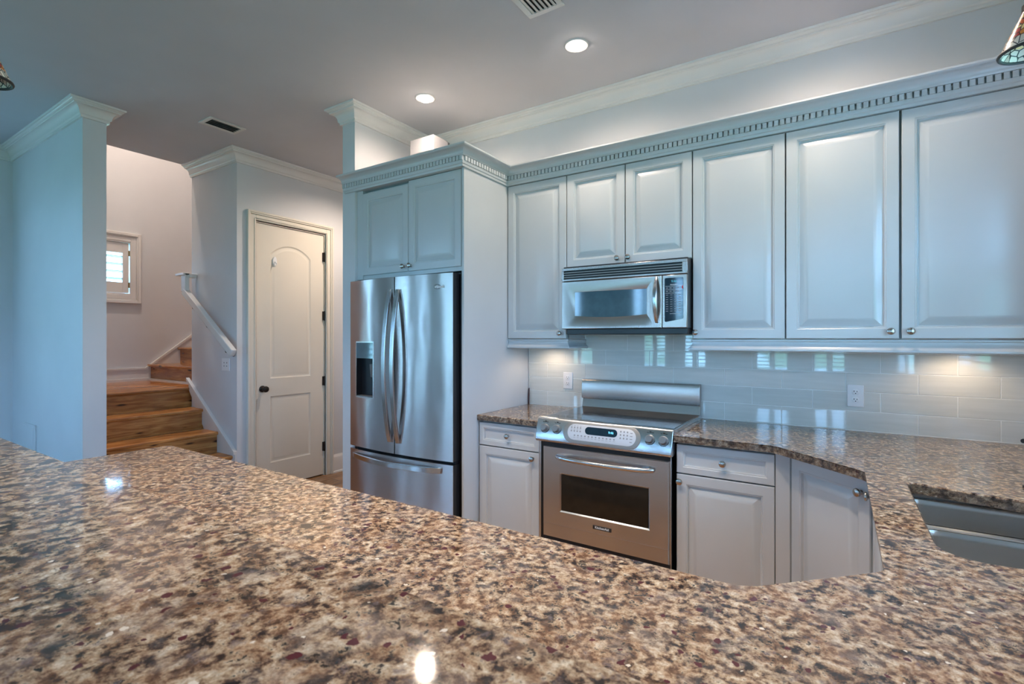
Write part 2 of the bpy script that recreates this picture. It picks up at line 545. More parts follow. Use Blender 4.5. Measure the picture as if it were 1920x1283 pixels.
def lettering(name, txt, size, o, u, v, mat, parent, thick=0.0006, spacing=1.0, bold=0.0):
    """flat text as a mesh, at o, along u, upright v"""
    cu = bpy.data.curves.new(name, 'FONT')
    cu.body = txt; cu.size = size; cu.extrude = thick; cu.offset = bold
    cu.align_x = 'CENTER'; cu.align_y = 'CENTER'; cu.space_character = spacing
    tmp = bpy.data.objects.new(name + '_curve', cu)
    COL.objects.link(tmp)
    dg = bpy.context.evaluated_depsgraph_get()
    me = bpy.data.meshes.new_from_object(tmp.evaluated_get(dg))
    bpy.data.objects.remove(tmp)
    bpy.data.curves.remove(cu)
    u, v = Vector(u).normalized(), Vector(v).normalized()
    n = u.cross(v)
    mx = Matrix(((u.x, v.x, n.x, o[0]), (u.y, v.y, n.y, o[1]), (u.z, v.z, n.z, o[2]), (0, 0, 0, 1)))
    me.transform(mx)
    me.transform(Matrix.Translation(-ORIGIN[parent.name]))
    me.materials.clear(); me.materials.append(mat)
    ob = bpy.data.objects.new(name, me)
    COL.objects.link(ob); ob.parent = parent
    ORIGIN[ob.name] = ORIGIN[parent.name]
    return ob

def rrect(x0, x1, y0, y1, r, seg=6):
    pts = []
    for cx, cy, a in ((x1 - r, y1 - r, 0), (x0 + r, y1 - r, 1), (x0 + r, y0 + r, 2), (x1 - r, y0 + r, 3)):
        for k in range(seg + 1):
            t = (a + k / seg) * PI / 2
            pts.append((cx + r * math.cos(t), cy + r * math.sin(t)))
    return pts

# ------------------------------------------------------------------ room shell
ZC = 3.02
WX = -4.375            # wall plane with the passage and the pantry door
SY = 2.355             # stair side wall face
PY0, PY1 = 1.295, 1.43 # wall end beside the stairs
STAIR_X = -6.47
SHX = -5.17            # edge of the main ceiling over the stair well
TOP = 5.0

def walls_with_holes(axis, t0, t1, a0, a1, z0, z1, holes):
    """axis 'x': wall runs along x between a0..a1, thickness t0..t1 in y; axis 'y' the other way round."""
    b = B()
    As = sorted({a0, a1, *[h[0] for h in holes], *[h[1] for h in holes]})
    Zs = sorted({z0, z1, *[h[2] for h in holes], *[h[3] for h in holes]})
    for p, q in zip(As, As[1:]):
        run = None
        for r, s_ in zip(Zs, Zs[1:]):
            inside = any(h[0] - 1e-6 <= p and q <= h[1] + 1e-6 and h[2] - 1e-6 <= r and s_ <= h[3] + 1e-6 for h in holes)
            if inside: continue
            if axis == 'x': b.box(p, q, t0, t1, r, s_)
            else: b.box(t0, t1, p, q, r, s_)
    return b

def struct(b, name, mat, label, cat, smooth=0, bevel=0.0):
    o = b.done(name, mat, smooth=smooth, bevel=bevel)
    return tag(o, label, cat, kind='structure')

struct(B().box(-6.7, 0.9, REAR_Y - 0.1, 5.3, -0.1, 0.0), 'floor', M['floor'], 'knotty orange-brown plank floor seen by the pantry door', 'floor')
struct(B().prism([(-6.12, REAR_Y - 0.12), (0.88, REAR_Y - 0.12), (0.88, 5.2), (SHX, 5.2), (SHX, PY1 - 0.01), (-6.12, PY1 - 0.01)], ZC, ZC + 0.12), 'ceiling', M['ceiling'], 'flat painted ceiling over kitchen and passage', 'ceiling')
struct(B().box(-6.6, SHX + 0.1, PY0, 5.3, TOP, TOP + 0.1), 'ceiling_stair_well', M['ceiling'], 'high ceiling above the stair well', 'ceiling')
struct(B().box(-2.985, RIGHT_X + 0.12, 3.14, 3.26, 0, ZC), 'wall_back', M['wall'], 'wall behind the kitchen cabinets, pale paint above the cabinet cornice', 'wall')
struct(B().box(-2.985, -2.855, 2.365, 5.2, 0, ZC), 'wall_fridge', M['wall'], 'narrow wall end left of the refrigerator', 'wall')
struct(walls_with_holes('y', LEFT_X - 0.12, LEFT_X, REAR_Y - 0.12, PY0, 0, ZC, [(a, b_, WZ0, WZ1) for a, b_ in LEFT_WINDOWS]), 'wall_left', M['wall'], 'wall at the far left edge of the photo', 'wall')
struct(B().box(-6.59, WX, PY0, PY1, 0, ZC).box(-6.59, SHX, PY0, PY1, ZC, TOP), 'wall_passage', M['wall'], 'blue-lit wall ending left of the stairs', 'wall')
struct(walls_with_holes('y', STAIR_X - 0.12, STAIR_X, PY1, 5.3, 0, TOP, [(1.72, 2.335, 1.86, 2.435)]), 'wall_stairs_far', M['wall'], 'wall of the stair well with a small shuttered window', 'wall')
struct(B().box(SHX, WX, SY, SY + 0.115, 0, ZC).box(SHX, SHX + 0.115, SY + 0.115, 5.2, 0, ZC), 'wall_stairs_side', M['wall'], 'wall carrying the white handrail', 'wall')
struct(B().box(SHX, SHX + 0.1, PY1, 5.3, ZC + 0.12, TOP), 'wall_stairs_upper', M['wall'], 'upper wall of the stair well above the ceiling edge', 'wall')
struct(walls_with_holes('y', WX - 0.12, WX, SY + 0.115, 5.2, 0, ZC, [(2.527, 3.243, -0.01, 2.438)]), 'wall_pantry', M['wall'], 'wall holding the arched panel door', 'wall')
struct(B().box(-6.6, RIGHT_X + 0.12, 5.2, 5.32, 0, TOP), 'wall_hall_end', M['wall'], 'end wall of the hall behind the kitchen', 'wall')
struct(walls_with_holes('y', RIGHT_X, RIGHT_X + 0.12, REAR_Y - 0.12, 3.26, 0, ZC, RIGHT_WINDOWS), 'wall_right', M['wall'], 'wall behind the sink, right of the photo', 'wall')
struct(walls_with_holes('x', REAR_Y - 0.12, REAR_Y, LEFT_X - 0.12, RIGHT_X + 0.12, 0, ZC, [(a, b_, WZ0, WZ1) for a, b_ in REAR_WINDOWS]), 'wall_rear', M['wall'], 'wall behind the photographer with shuttered windows', 'wall')
struct(B().box(-2.60, RIGHT_X, 0.36, 0.47, 0, 1.034), 'wall_bar', M['wall'], 'low wall under the raised granite bar', 'wall')

# crown mouldings of the room
def crown_prof():
    p = [(0, 2.915), (0.014, 2.915), (0.016, 2.931), (0.021, 2.934)]
    for k in range(7):                      # cove
        a = k / 6 * PI / 2
        p.append((0.024 + 0.040 * (1 - math.cos(a)), 2.938 + 0.050 * math.sin(a)))
    p += [(0.066, 2.990), (0.066, 2.996), (0.074, 2.999), (0.080, 3.006), (0.088, 3.008), (0.090, 3.012), (0.090, ZC), (0, ZC)]
    return p
CP = crown_prof()
struct(B().sweep(CP, [(-2.985, 5.2), (-2.985, 2.365), (-2.855, 2.365), (-2.855, 3.14), (RIGHT_X, 3.14), (RIGHT_X, REAR_Y)]), 'trim_1', M['trim'], 'white crown moulding above the kitchen cabinets', 'crown moulding', smooth=30)
struct(B().sweep(CP, [(LEFT_X, REAR_Y), (LEFT_X, PY0), (WX, PY0), (WX, PY1), (SHX, PY1)]), 'trim_2', M['trim'], 'white crown moulding round the wall end at upper left', 'crown moulding', smooth=30)
struct(B().sweep(CP, [(SHX, SY), (WX, SY), (WX, 5.2)]), 'trim_3', M['trim'], 'white crown moulding above the pantry door and handrail wall', 'crown moulding', smooth=30)

# baseboards
def base_prof(h=0.185, t=0.016):
    return [(0, 0), (t + 0.012, 0), (t + 0.010, 0.014), (t, 0.018), (t, h - 0.03), (t - 0.004, h - 0.018), (t - 0.010, h - 0.008), (t - 0.012, h), (0, h)]
struct(B().sweep(base_prof(), [(WX, 3.325), (WX, 5.2)]), 'baseboard_pantry', M['trim'], 'tall white baseboard right of the pantry door', 'baseboard', smooth=30)
struct(B().sweep(base_prof(), [(LEFT_X, REAR_Y), (LEFT_X, PY0), (WX, PY0)]), 'baseboard_left', M['trim'], 'white baseboard of the left wall', 'baseboard', smooth=30)

# ------------------------------------------------------------------ shuttered windows (behind the camera, mirrored in the tiles and steel)
def shutter(name, wall, a0, a1, z0, z1, label):
    """plantation shutters in an opening; wall in 'rear','left','right'"""
    if wall == 'rear':   P = lambda a, d, z: (a, REAR_Y + d, z)
    elif wall == 'left': P = lambda a, d, z: (LEFT_X + d, a, z)
    else:                P = lambda a, d, z: (RIGHT_X - d, a, z)
    b = B()
    def bx(p0, p1, d0, d1, q0, q1):
        a, c = P(p0, d0, q0), P(p1, d1, q1)
        b.box(a[0], c[0], a[1], c[1], a[2], c[2])
    cw = 0.08
    bx(a0 - cw, a0, 0, 0.02, z0 - cw, z1 + cw); bx(a1, a1 + cw, 0, 0.02, z0 - cw, z1 + cw)
    bx(a0, a1, 0, 0.02, z1, z1 + cw); bx(a0, a1, 0, 0.02, z0 - cw, z0)
    mid = (a0 + a1) / 2
    for p, q in ((a0, mid - 0.002), (mid + 0.002, a1)):
        st = 0.045
        bx(p, p + st, -0.03, 0.0, z0, z1); bx(q - st, q, -0.03, 0.0, z0, z1)
        zm = z0 + (z1 - z0) * 0.5
        for r0, r1 in ((z0, z0 + 0.07), (zm - 0.03, zm + 0.03), (z1 - 0.07, z1)):
            bx(p + st, q - st, -0.03, 0.0, r0, r1)
        for lo, hi in ((z0 + 0.07, zm - 0.03), (zm + 0.03, z1 - 0.07)):
            n = max(2, int((hi - lo) / 0.075))
            for k in range(n):
                zz = lo + (k + 0.5) * (hi - lo) / n
                pts = []
                for d, dz in ((-0.044, -0.014), (0.014, 0.006), (0.014, 0.014), (-0.044, -0.005)):
                    pts.append(P(p + st, d, zz + dz))
                e = Vector(P(q - st, 0, 0)) - Vector(P(p + st, 0, 0))
                b.extrude(pts, e)
    o = struct(b, name, M['trim'], label, 'window')
    o['group'] = 'shuttered windows outside the frame'
    return o
n_w = 2
for a0, a1 in REAR_WINDOWS:
    shutter('window_%d' % n_w, 'rear', a0, a1, WZ0, WZ1, 'white shuttered window behind the photographer'); n_w += 1
for a0, a1 in LEFT_WINDOWS:
    shutter('window_%d' % n_w, 'left', a0, a1, WZ0, WZ1, 'white shuttered window in the left wall outside the frame (middle one added for daylight)'); n_w += 1
for a0, a1, z0, z1 in RIGHT_WINDOWS:
    shutter('window_%d' % n_w, 'right', a0, a1, z0, z1, 'white shuttered window in the right wall outside the frame'); n_w += 1

# the small window of the stair well
wn = thing('window_1', (STAIR_X, 2.03, 1.77), 'small white shuttered window in the stair well', 'window', kind='structure')
def frame_yz(b, y0, y1, z0, z1, wdt, x0, x1):
    b.box(x0, x1, y0, y0 + wdt, z0, z1); b.box(x0, x1, y1 - wdt, y1, z0, z1)
    b.box(x0, x1, y0 + wdt, y1 - wdt, z0, z0 + wdt); b.box(x0, x1, y0 + wdt, y1 - wdt, z1 - wdt, z1)
fx = STAIR_X
b = B(); frame_yz(b, 1.635, 2.42, 1.768, 2.527, 0.030, fx, fx + 0.030); frame_yz(b, 1.665, 2.39, 1.798, 2.497, 0.012, fx, fx + 0.024); frame_yz(b, 1.677, 2.378, 1.81, 2.485, 0.05, fx, fx + 0.016)
b.done('casing', M['trim'], wn, bevel=0.003)
b = B(); frame_yz(b, 1.72, 2.335, 1.86, 2.435, 0.014, fx - 0.10, fx + 0.012)
b.done('jamb', M['trim'], wn, bevel=0.002)
b = B(); b.box(fx - 0.03, fx, 1.742, 1.80, 1.878, 2.418); b.box(fx - 0.03, fx, 2.257, 2.313, 1.878, 2.418)
b.box(fx - 0.03, fx, 1.80, 2.257, 1.878, 1.992); b.box(fx - 0.03, fx, 1.80, 2.257, 2.308, 2.418)
sh = b.done('shutter', M['trim'], wn, bevel=0.002)
for k in range(4):
    z = 2.03 + k * 0.079
    b = B(); b.extrude([(fx - 0.05, 1.80, z - 0.012), (fx + 0.012, 1.80, z + 0.003), (fx + 0.012, 1.80, z + 0.008), (fx - 0.05, 1.80, z - 0.006)], (0, 0.457, 0))
    b.done('louver', M['trim'], sh, smooth=0)
for z in (1.965, 2.31):
    B().box(fx, fx + 0.008, 2.305, 2.322, z - 0.03, z + 0.03).done('hinge', M['brass'], sh, bevel=0.002)
B().box(fx - 0.09, fx - 0.084, 1.72, 2.335, 1.86, 2.435).done('pane', M['glass'], wn, smooth=0)

# ------------------------------------------------------------------ pantry door
dk = WX
dr = thing('door_1', (dk, 2.88, 0), 'cream two-panel arched door with dark knob', 'door', kind='structure')
DY0, DY1, DZ0, DZ1 = 2.533, 3.237, 0.012, 2.430
def arch(y0, y1, z0, zs, zt, n=14):
    """panel outline: flat bottom z0, sides up to zs, arched top to zt"""
    pts = [(y0, z0), (y1, z0), (y1, zs)]
    cy = (y0 + y1) / 2; hw = (y1 - y0) / 2; h = zt - zs
    R = (hw * hw + h * h) / (2 * h)
    a = math.asin(min(1, hw / R))
    for k in range(1, n):
        t = a - 2 * a * k / n
        pts.append((cy + R * math.sin(t), zt - R + R * math.cos(t)))
    pts.append((y0, zs))
    return pts
def door_leaf():
    b = B()
    xf = dk - 0.012
    # slab with the two panels cut into its face
    outer = [(DY0, DZ0), (DY1, DZ0), (DY1, DZ1), (DY0, DZ1)]
    pans = []
    for y0, y1, z0, zs, zt in ((2.668, 3.090, 1.018, 2.165, 2.262), (2.668, 3.090, 0.240, 0.853, None)):
        lp = []
        for ins, d in ((0, 0), (0.010, 0.007), (0.016, 0.008), (0.040, 0.001), (0.042, 0.0008)):
            if zt: pts = arch(y0 + ins, y1 - ins, z0 + ins, zs - ins * 0.6, zt - ins)
            else: pts = [(y0 + ins, z0 + ins), (y1 - ins, z0 + ins), (y1 - ins, zs - ins), (y0 + ins, zs - ins)]
            lp.append([(xf - d, p[0], p[1]) for p in pts])
        pans.append(lp)
    def edges(pts):
        vs = [b.bm.verts.new(p) for p in pts]
        return [b.bm.edges.new((vs[i], vs[(i + 1) % len(vs)])) for i in range(len(vs))]
    es = edges([(xf, p[0], p[1]) for p in outer])
    for lp in pans: es += edges(lp[0])
    bmesh.ops.triangle_fill(b.bm, use_beauty=True, use_dissolve=False, edges=es)
    for lp in pans:
        rings = [[b.bm.verts.new(p) for p in l] for l in lp]
        n = len(rings[0])
        for r, q in zip(rings, rings[1:]):
            for i in range(n): b.bm.faces.new((r[i], r[(i + 1) % n], q[(i + 1) % n], q[i]))
        b.bm.faces.new(rings[-1])
    fr = [(xf, p[0], p[1]) for p in outer]; bk = [(xf - 0.035, p[0], p[1]) for p in outer]
    for i in range(4): b.face([fr[i], fr[(i + 1) % 4], bk[(i + 1) % 4], bk[i]])
    b.face(bk)
    return b
leaf = door_leaf().done('leaf', M['door'], dr, smooth=30)
b = B()
b.lathe([(0.030, 0), (0.030, 0.006), (0.024, 0.010), (0.011, 0.014), (0.010, 0.030), (0.018, 0.036), (0.027, 0.046), (0.029, 0.056), (0.026, 0.066), (0.016, 0.073), (0.001, 0.075)], (dk - 0.012, 2.592, 0.928), (1, 0, 0), 24)
b.done('knob', M['bronze'], leaf)
for z in (2.21, 1.615, 0.957, 0.293):
    b = B(); b.box(dk - 0.014, dk + 0.003, 3.224, 3.240, z - 0.045, z + 0.045); b.lathe([(0.006, -0.048), (0.006, 0.048)], (dk + 0.004, 3.238, z), (0, 0, 1), 10)
    b.done('hinge', M['bronze'], dr)
# casing with back band
b = B()
def casing(b, y0, y1, zt, w, x0, x1):
    b.box(x0, x1, y0 - w, y0, 0, zt + w); b.box(x0, x1, y1, y1 + w, 0, zt + w); b.box(x0, x1, y0, y1, zt, zt + w)
casing(b, 2.518, 3.252, 2.446, 0.050, dk, dk + 0.014)
casing(b, 2.512, 3.258, 2.452, 0.010, dk + 0.014, dk + 0.019)
casing(b, 2.558, 3.298, 2.492, 0.0, dk, dk)
for y0, y1, z in ((2.468, 3.302, 2.496),):
    casing(b, y0, y1, z, 0.012, dk, dk + 0.024)
    casing(b, y0 - 0.012, y1 + 0.012, z + 0.012, 0.018, dk, dk + 0.030)
cs = b.done('casing', M['door'], dr, bevel=0.003)
b = B(); b.box(dk - 0.12, dk, 2.515, 2.530, 0, 2.447); b.box(dk - 0.12, dk, 3.240, 3.255, 0, 2.447); b.box(dk - 0.12, dk, 2.530, 3.240, 2.433, 2.447)
b.box(dk - 0.10, dk - 0.055, 2.53, 3.24, 0.0, 2.433)
b.done('jamb', M['door'], dr)
# adhesive hook
hk = thing('adhesive_hook', (dk - 0.012, 2.712, 2.10), 'small clear-white adhesive hook on the upper door panel', 'hook')
b = B(); b.loft([[(dk - 0.012 + dx, 2.712 + 0.021 * s_ * math.cos(2 * PI * k / 20), 2.10 + 0.045 * s_ * math.sin(2 * PI * k / 20)) for k in range(20)] for dx, s_ in ((-0.008, 1), (0.004, 1), (0.007, 0.9))])
b.done('plate', M['white_plastic'], hk)
B().tube([(dk - 0.006, 2.712, 2.10), (dk + 0.012, 2.712, 2.085), (dk + 0.020, 2.712, 2.07), (dk + 0.022, 2.712, 2.085)], 0.004, 8).done('prong', M['white_plastic'], hk)

# ------------------------------------------------------------------ stairs
st = thing('staircase', (-5.3, 1.9, 0), 'knotty wooden stairs with landing beyond the wall end', 'stairs')
ys0, ys1 = PY1 + 0.002, SY - 0.002
NOSE = [(-4.155, 0.184), (-4.412, 0.368), (-4.655, 0.552), (-4.925, 0.736), (-5.185, 0.920)]
for i, (x, z) in enumerate(NOSE):
    zb = NOSE[i - 1][1] if i else 0.0
    xe = NOSE[i + 1][0] - 0.02 if i < 4 else STAIR_X + 0.002
    ye = ys1 if x < WX + 0.03 else SY - 0.002
    b = B()
    prof = [(x, z - 0.014), (x - 0.003, z - 0.004), (x - 0.012, z), (xe, z), (xe, z - 0.028), (x - 0.008, z - 0.028), (x - 0.002, z - 0.022)]
    e_y = ys1 + (0.15 if i == 4 else 0)
    b.extrude([(p[0], ys0, p[1]) for p in prof], (0, e_y - ys0, 0))
    b.done('tread', M['wood_y'], st)
    B().box(x - 0.045, x - 0.022, ys0, ys1 + (0.14 if i == 4 else 0), zb, z - 0.026).done('riser', M['wood_y'], st, smooth=0)
UP = [(2.516, 1.100), (2.815, 1.282), (3.10, 1.464), (3.385, 1.646), (3.67, 1.828), (3.955, 2.01)]
for i, (y, z) in enumerate(UP):
    zb = UP[i - 1][1] if i else 0.92
    ye = UP[i + 1][0] + 0.02 if i < 5 else 5.0
    B().extrude([(STAIR_X + 0.002, p[0], p[1]) for p in [(y - 0.03, z - 0.014), (y - 0.027, z - 0.004), (y - 0.018, z), (ye, z), (ye, z - 0.028), (y - 0.022, z - 0.028)]], (SHX - STAIR_X - 0.004, 0, 0)).done('tread', M['wood_x'], st)
    B().box(STAIR_X + 0.002, SHX - 0.002, y, y + 0.022, zb, z - 0.026).done('riser', M['wood_x'], st, smooth=0)
# skirt boards
b = B()
b.extrude([(-5.20, SY - 0.014, 0.90), (-5.20, SY - 0.014, 1.00), (WX + 0.0, SY - 0.014, 0.400), (WX + 0.0, SY - 0.014, 0.0), (-4.45, SY - 0.014, 0.0)], (0, 0.013, 0))
b.extrude([(-5.215, SY - 0.030, 0.985), (-5.215, SY - 0.030, 1.012), (WX + 0.004, SY - 0.030, 0.408), (WX + 0.004, SY - 0.030, 0.381)], (0, 0.029, 0))
struct(b, 'trim_4', M['trim'], 'white sloping stair skirt on the handrail wall', 'stair skirt')
b = B()
fxs = STAIR_X
b.extrude([(fxs, 1.43, 0.92), (fxs, 1.43, 1.045), (fxs, 2.47, 1.045), (fxs, 4.2, 2.40), (fxs, 4.2, 1.95), (fxs, 2.52, 0.92)], (0.016, 0, 0))
b.extrude([(fxs, 1.43, 1.045), (fxs, 1.43, 1.062), (fxs, 2.463, 1.062), (fxs, 4.2, 2.42), (fxs, 4.2, 2.39), (fxs, 2.475, 1.042)], (0.026, 0, 0))
b.box(fxs, fxs + 0.03, 1.43, 2.50, 0.92, 0.945)
b.box(fxs + 0.02, SHX - 0.02, 2.485, 2.516, 0.92, 0.940)
struct(b, 'trim_5', M['trim'], 'white skirt board along the stair landing', 'stair skirt')

hr = thing('handrail', (-4.7, SY, 1.27), 'white wooden handrail sloping up the wall beside the stairs', 'handrail')
b = B()
b.tube([(-4.285, 2.275, 1.262), (-5.125, 2.275, 1.830)], 0.024, r2=0.032, square=True)
b.done('rail', M['trim'], hr, bevel=0.006)
B().box(-5.155, -5.075, 2.255, 2.292, 1.825, 1.995).done('riser_post', M['trim'], hr, bevel=0.004)
b = B(); b.box(-5.235, -5.075, 2.24, 2.300, 1.975, 1.998); b.box(-5.11, -5.06, 2.292, 2.352, 1.955, 1.990)
b.done('level_rail', M['trim'], hr, bevel=0.004)
for x, z in ((-4.42, 1.325), (-4.74, 1.545), (-5.0, 1.72)):
    b = B(); b.tube([(x, 2.275, z - 0.012), (x, 2.285, z - 0.055), (x, 2.325, z - 0.075), (x, SY, z - 0.075)], 0.005, 8)
    b.lathe([(0.022, 0), (0.022, 0.006)], (x, SY, z - 0.075), (0, -1, 0), 16)
    b.done('bracket', M['bronze'], hr)

# wall plate with four sockets on the handrail wall
wp = thing('wall_plate', (-4.55, SY, 1.10), 'white wall plate with four small holes under the handrail', 'wall plate')
B().box(-4.612, -4.485, SY - 0.007, SY, 1.100, 1.212).done('plate', M['white_plastic'], wp, bevel=0.003)
for x in (-4.571, -4.526):
    for z in (1.143, 1.172):
        B().lathe([(0.006, 0), (0.006, 0.0085), (0.003, 0.0088)], (x, SY, z), (0, -1, 0), 10).done('socket', M['mark'], wp)
# access panel on the blue wall
ap = thing('access_panel', (-5.51, PY0, 0.36), 'thin pale access panel low on the blue-lit left wall', 'access panel')
B().box(-5.66, -5.36, PY0 - 0.012, PY0, 0.36, 0.695).done('frame', M['wall'], ap, bevel=0.003)
B().box(-5.64, -5.38, PY0 - 0.015, PY0 - 0.011, 0.38, 0.675).done('cover', M['wall'], ap, bevel=0.001)

# ------------------------------------------------------------------ ceiling vents and recessed lamps
def vent(loc, x0, x1, y0, y1, slats_along, n, label, mat_slat, hole):
    t = thing('ceiling_vent', loc, label, 'ceiling vent', 'ceiling air vents')
    b = B()
    fw = 0.028
    z0 = ZC - 0.008
    b.box(x0, x1, y0, y0 + fw, z0, ZC); b.box(x0, x1, y1 - fw, y1, z0, ZC)
    b.box(x0, x0 + fw, y0 + fw, y1 - fw, z0, ZC); b.box(x1 - fw, x1, y0 + fw, y1 - fw, z0, ZC)
    b.done('frame', M['trim'], t, bevel=0.002)
    B().box(x0 + fw, x1 - fw, y0 + fw, y1 - fw, ZC - 0.0015, ZC - 0.0005).done('duct', hole, t, smooth=0)
    for k in range(n):
        b = B()
        if slats_along == 'y':
            xc = x0 + fw + (k + 0.5) * (x1 - x0 - 2 * fw) / n; h = (x1 - x0 - 2 * fw) / n * 0.36
            b.extrude([(xc - h, y0 + fw, ZC - 0.003), (xc + h, y0 + fw, ZC - 0.010), (xc + h, y0 + fw, ZC - 0.0125), (xc - h, y0 + fw, ZC - 0.0055)], (0, y1 - y0 - 2 * fw, 0))
        b.done('slat', mat_slat, t, smooth=0)
    return t
vent((-1.21, 2.0, ZC), -1.315, -1.118, 1.80, 2.195, 'y', 6, 'white slatted ceiling vent at the top edge above the kitchen', M['trim'], M['dark'])
vent((-3.94, 2.02, ZC), -4.04, -3.865, 1.885, 2.155, 'y', 4, 'small dark-slatted ceiling vent near the stairs', M['greyback'], M['dark'])

def downlight(x, y, label, energy, seen=True, spot=162, z=ZC):
    t = thing('recessed_light', (x, y, z), label, 'ceiling light', 'recessed ceiling lights')
    b = B()
    r = 0.052
    b.loft([[(x + q * math.cos(2 * PI * k / 32), y + q * math.sin(2 * PI * k / 32), zz) for k in range(32)] for q, zz in ((r * 0.86, z - 0.001), (r * 0.90, z - 0.005), (r * 1.2, z - 0.006), (r * 1.32, z - 0.001), (r * 1.32, z - 0.0002))], cap=False)
    b.done('trim_ring', M['trim'], t)
    B().lathe([(r * 0.80, -0.0012), (r * 0.78, -0.008), (r * 0.6, -0.018), (r * 0.3, -0.023), (0.001, -0.024)], (x, y, z), (0, 0, 1), 28).done('lamp', M['bulb'], t)
    ld = bpy.data.lights.new('recessed_lamp', 'SPOT')
    ld.energy = energy * LAMP; ld.color = LAMP_COL; ld.spot_size = math.radians(spot); ld.spot_blend = 0.8 if spot > 120 else 0.7; ld.shadow_soft_size = 0.045
    lo = bpy.data.objects.new('recessed_lamp', ld); COL.objects.link(lo); lo.parent = t; lo.location = (0, 0, -0.03)
    return t
KITCHEN_W, HALL_W, STAIR_W = 38, 100, 200
downlight(-2.352, 2.54, 'lit recessed ceiling light nearest the refrigerator cabinet', KITCHEN_W)
downlight(-1.222, 2.54, 'lit recessed ceiling light above the microwave', KITCHEN_W)
downlight(-0.09, 2.54, 'lit recessed ceiling light above the right cabinets, outside the frame', KITCHEN_W)
for x in (-2.05, -1.15, -0.25):  # lamps added out of view to brighten the lower cabinet fronts
    downlight(x, 1.28, 'unseen recessed ceiling light added over the aisle to brighten the lower cabinets', 112, spot=86)
downlight(-3.62, 3.35, 'lit recessed ceiling light in the hall by the pantry door', HALL_W)
downlight(-5.62, 2.0, 'lit ceiling light high in the stair well', STAIR_W, z=TOP)

# ------------------------------------------------------------------ cabinets
def door_rings(w, h, stile=0.046, bev=0.036, flat=False):
    e = 0.003
    R = [(0, 0, w, h, 0.0035), (e, e, w - e, h - e, 0.0)]
    def r(i, d): R.append((i, i, w - i, h - i, d))
    r(stile, 0.0); r(stile + 0.0025, 0.0022); r(stile + 0.007, 0.003); r(stile + 0.0100, 0.0130); r(stile + 0.0135, 0.0140)
    if flat: r(stile + 0.016, 0.0140)
    else: r(stile + 0.0135 + bev * 0.5, 0.0075); r(stile + 0.0135 + bev, 0.0015); r(stile + 0.0150 + bev, 0.0012)
    return R

def knob(parent, p, n):
    b = B()
    b.lathe([(0.009, 0), (0.0085, 0.002), (0.006, 0.005), (0.0055, 0.012), (0.010, 0.016), (0.0155, 0.019), (0.0163, 0.022), (0.0145, 0.026), (0.009, 0.029), (0.001, 0.030)], p, n, 20)
    return b.done('knob', M['nickel'], parent)

def cab_front(parent, name, o, u, n, w, h, kn=None, drawer=False):
    """door or drawer front at corner o (front plane), along u, outward normal n"""
    b = B()
    if drawer: R = door_rings(w, h, 0.030, 0.02, flat=True)
    else: R = door_rings(w, h)
    b.plate(o, u, n, R, 0.020)
    d = b.done(name, M['cab'], parent, smooth=25)
    if kn:
        p = Vector(o) + Vector(u) * kn[0] + Vector((0, 0, kn[1]))
        knob(d, p, n)
    return d

X, NY = Vector((1, 0, 0)), Vector((0, -1, 0))
UZ0, UZ1, UF = 1.385, 2.420, 2.850      # upper doors bottom/top and front plane
G = 0.003
def upper(x0, x1, z0, doors, label, depth=3.13):
    t = thing('wall_cabinet', ((x0 + x1) / 2, UF + 0.15, z0), label, 'cabinet', 'upper wall cabinets')
    B().box(x0 + 0.001, x1 - 0.001, UF + 0.045, depth, z0 + 0.002, UZ1 + 0.02).done('body', M['cab'], t, smooth=0)
    B().box(x0 + 0.001, x1 - 0.001, UF + 0.081, depth, UZ1 + 0.021, UZ1 + 0.026).done('bounce_panel', M['bounce_top'], t, smooth=0)  # unseen white sheet added to bounce lamp light onto the ceiling
    for a, c, kx in doors:
        w_ = c - a - 2 * G
        kk = None if kx is None else (kx - a - G, 0.034 if z0 > 1.5 else 0.033)
        cab_front(t, 'door', (a + G, UF, z0 + G), X, NY, w_, UZ1 - z0 - 2 * G, kk)
    return t
upper(-1.888, -1.441, UZ0, [(-1.888, -1.441, -1.486)], 'tall blue-grey wall cabinet between end panel and microwave')
upper(-1.441, -0.672, 1.829, [(-1.441, -1.056, -1.101), (-1.056, -0.672, -1.034)], 'short two-door wall cabinet above the microwave')
upper(-0.672, -0.222, UZ0, [(-0.672, -0.222, -0.652)], 'single-door wall cabinet just right of the microwave')
upper(-0.222, 0.750, UZ0, [(-0.222, 0.233, 0.199), (0.236, 0.748, 0.270)], 'wide two-door wall cabinet at the right edge')

# refrigerator cabinet and end panel
FF = 2.380
t = thing('refrigerator_cabinet', (-2.38, 2.75, 1.80), 'two-door cabinet above the stainless refrigerator', 'cabinet', 'upper wall cabinets')
b = B(); b.box(-2.853, -1.910, FF + 0.045, 3.13, 1.800, 2.44); b.box(-2.853, -2.792, FF + 0.004, FF + 0.050, 1.800, 2.44); b.box(-2.792, -1.91, FF + 0.010, FF + 0.050, 1.800, 1.826)
b.done('body', M['cab'], t, smooth=0)
B().box(-2.853, -1.910, FF + 0.064, 3.13, 2.441, 2.446).done('bounce_panel', M['bounce_top'], t, smooth=0)  # added bounce sheet, hidden behind the cornice
cab_front(t, 'door', (-2.790, FF, 1.826), X, NY, 0.434, UZ1 - 1.826 - 0.022, (0.400, 0.034))
cab_front(t, 'door', (-2.352, FF, 1.826), X, NY, 0.438, UZ1 - 1.826 - G, (0.022, 0.036))
ep = B().box(-1.908, -1.890, FF, 3.13, 0.0, 2.44).done('end_panel', M['cab'], origin=(-1.9, 2.75, 0), bevel=0.0015)
tag(ep, 'tall plain cabinet side panel right of the refrigerator', 'cabinet panel')

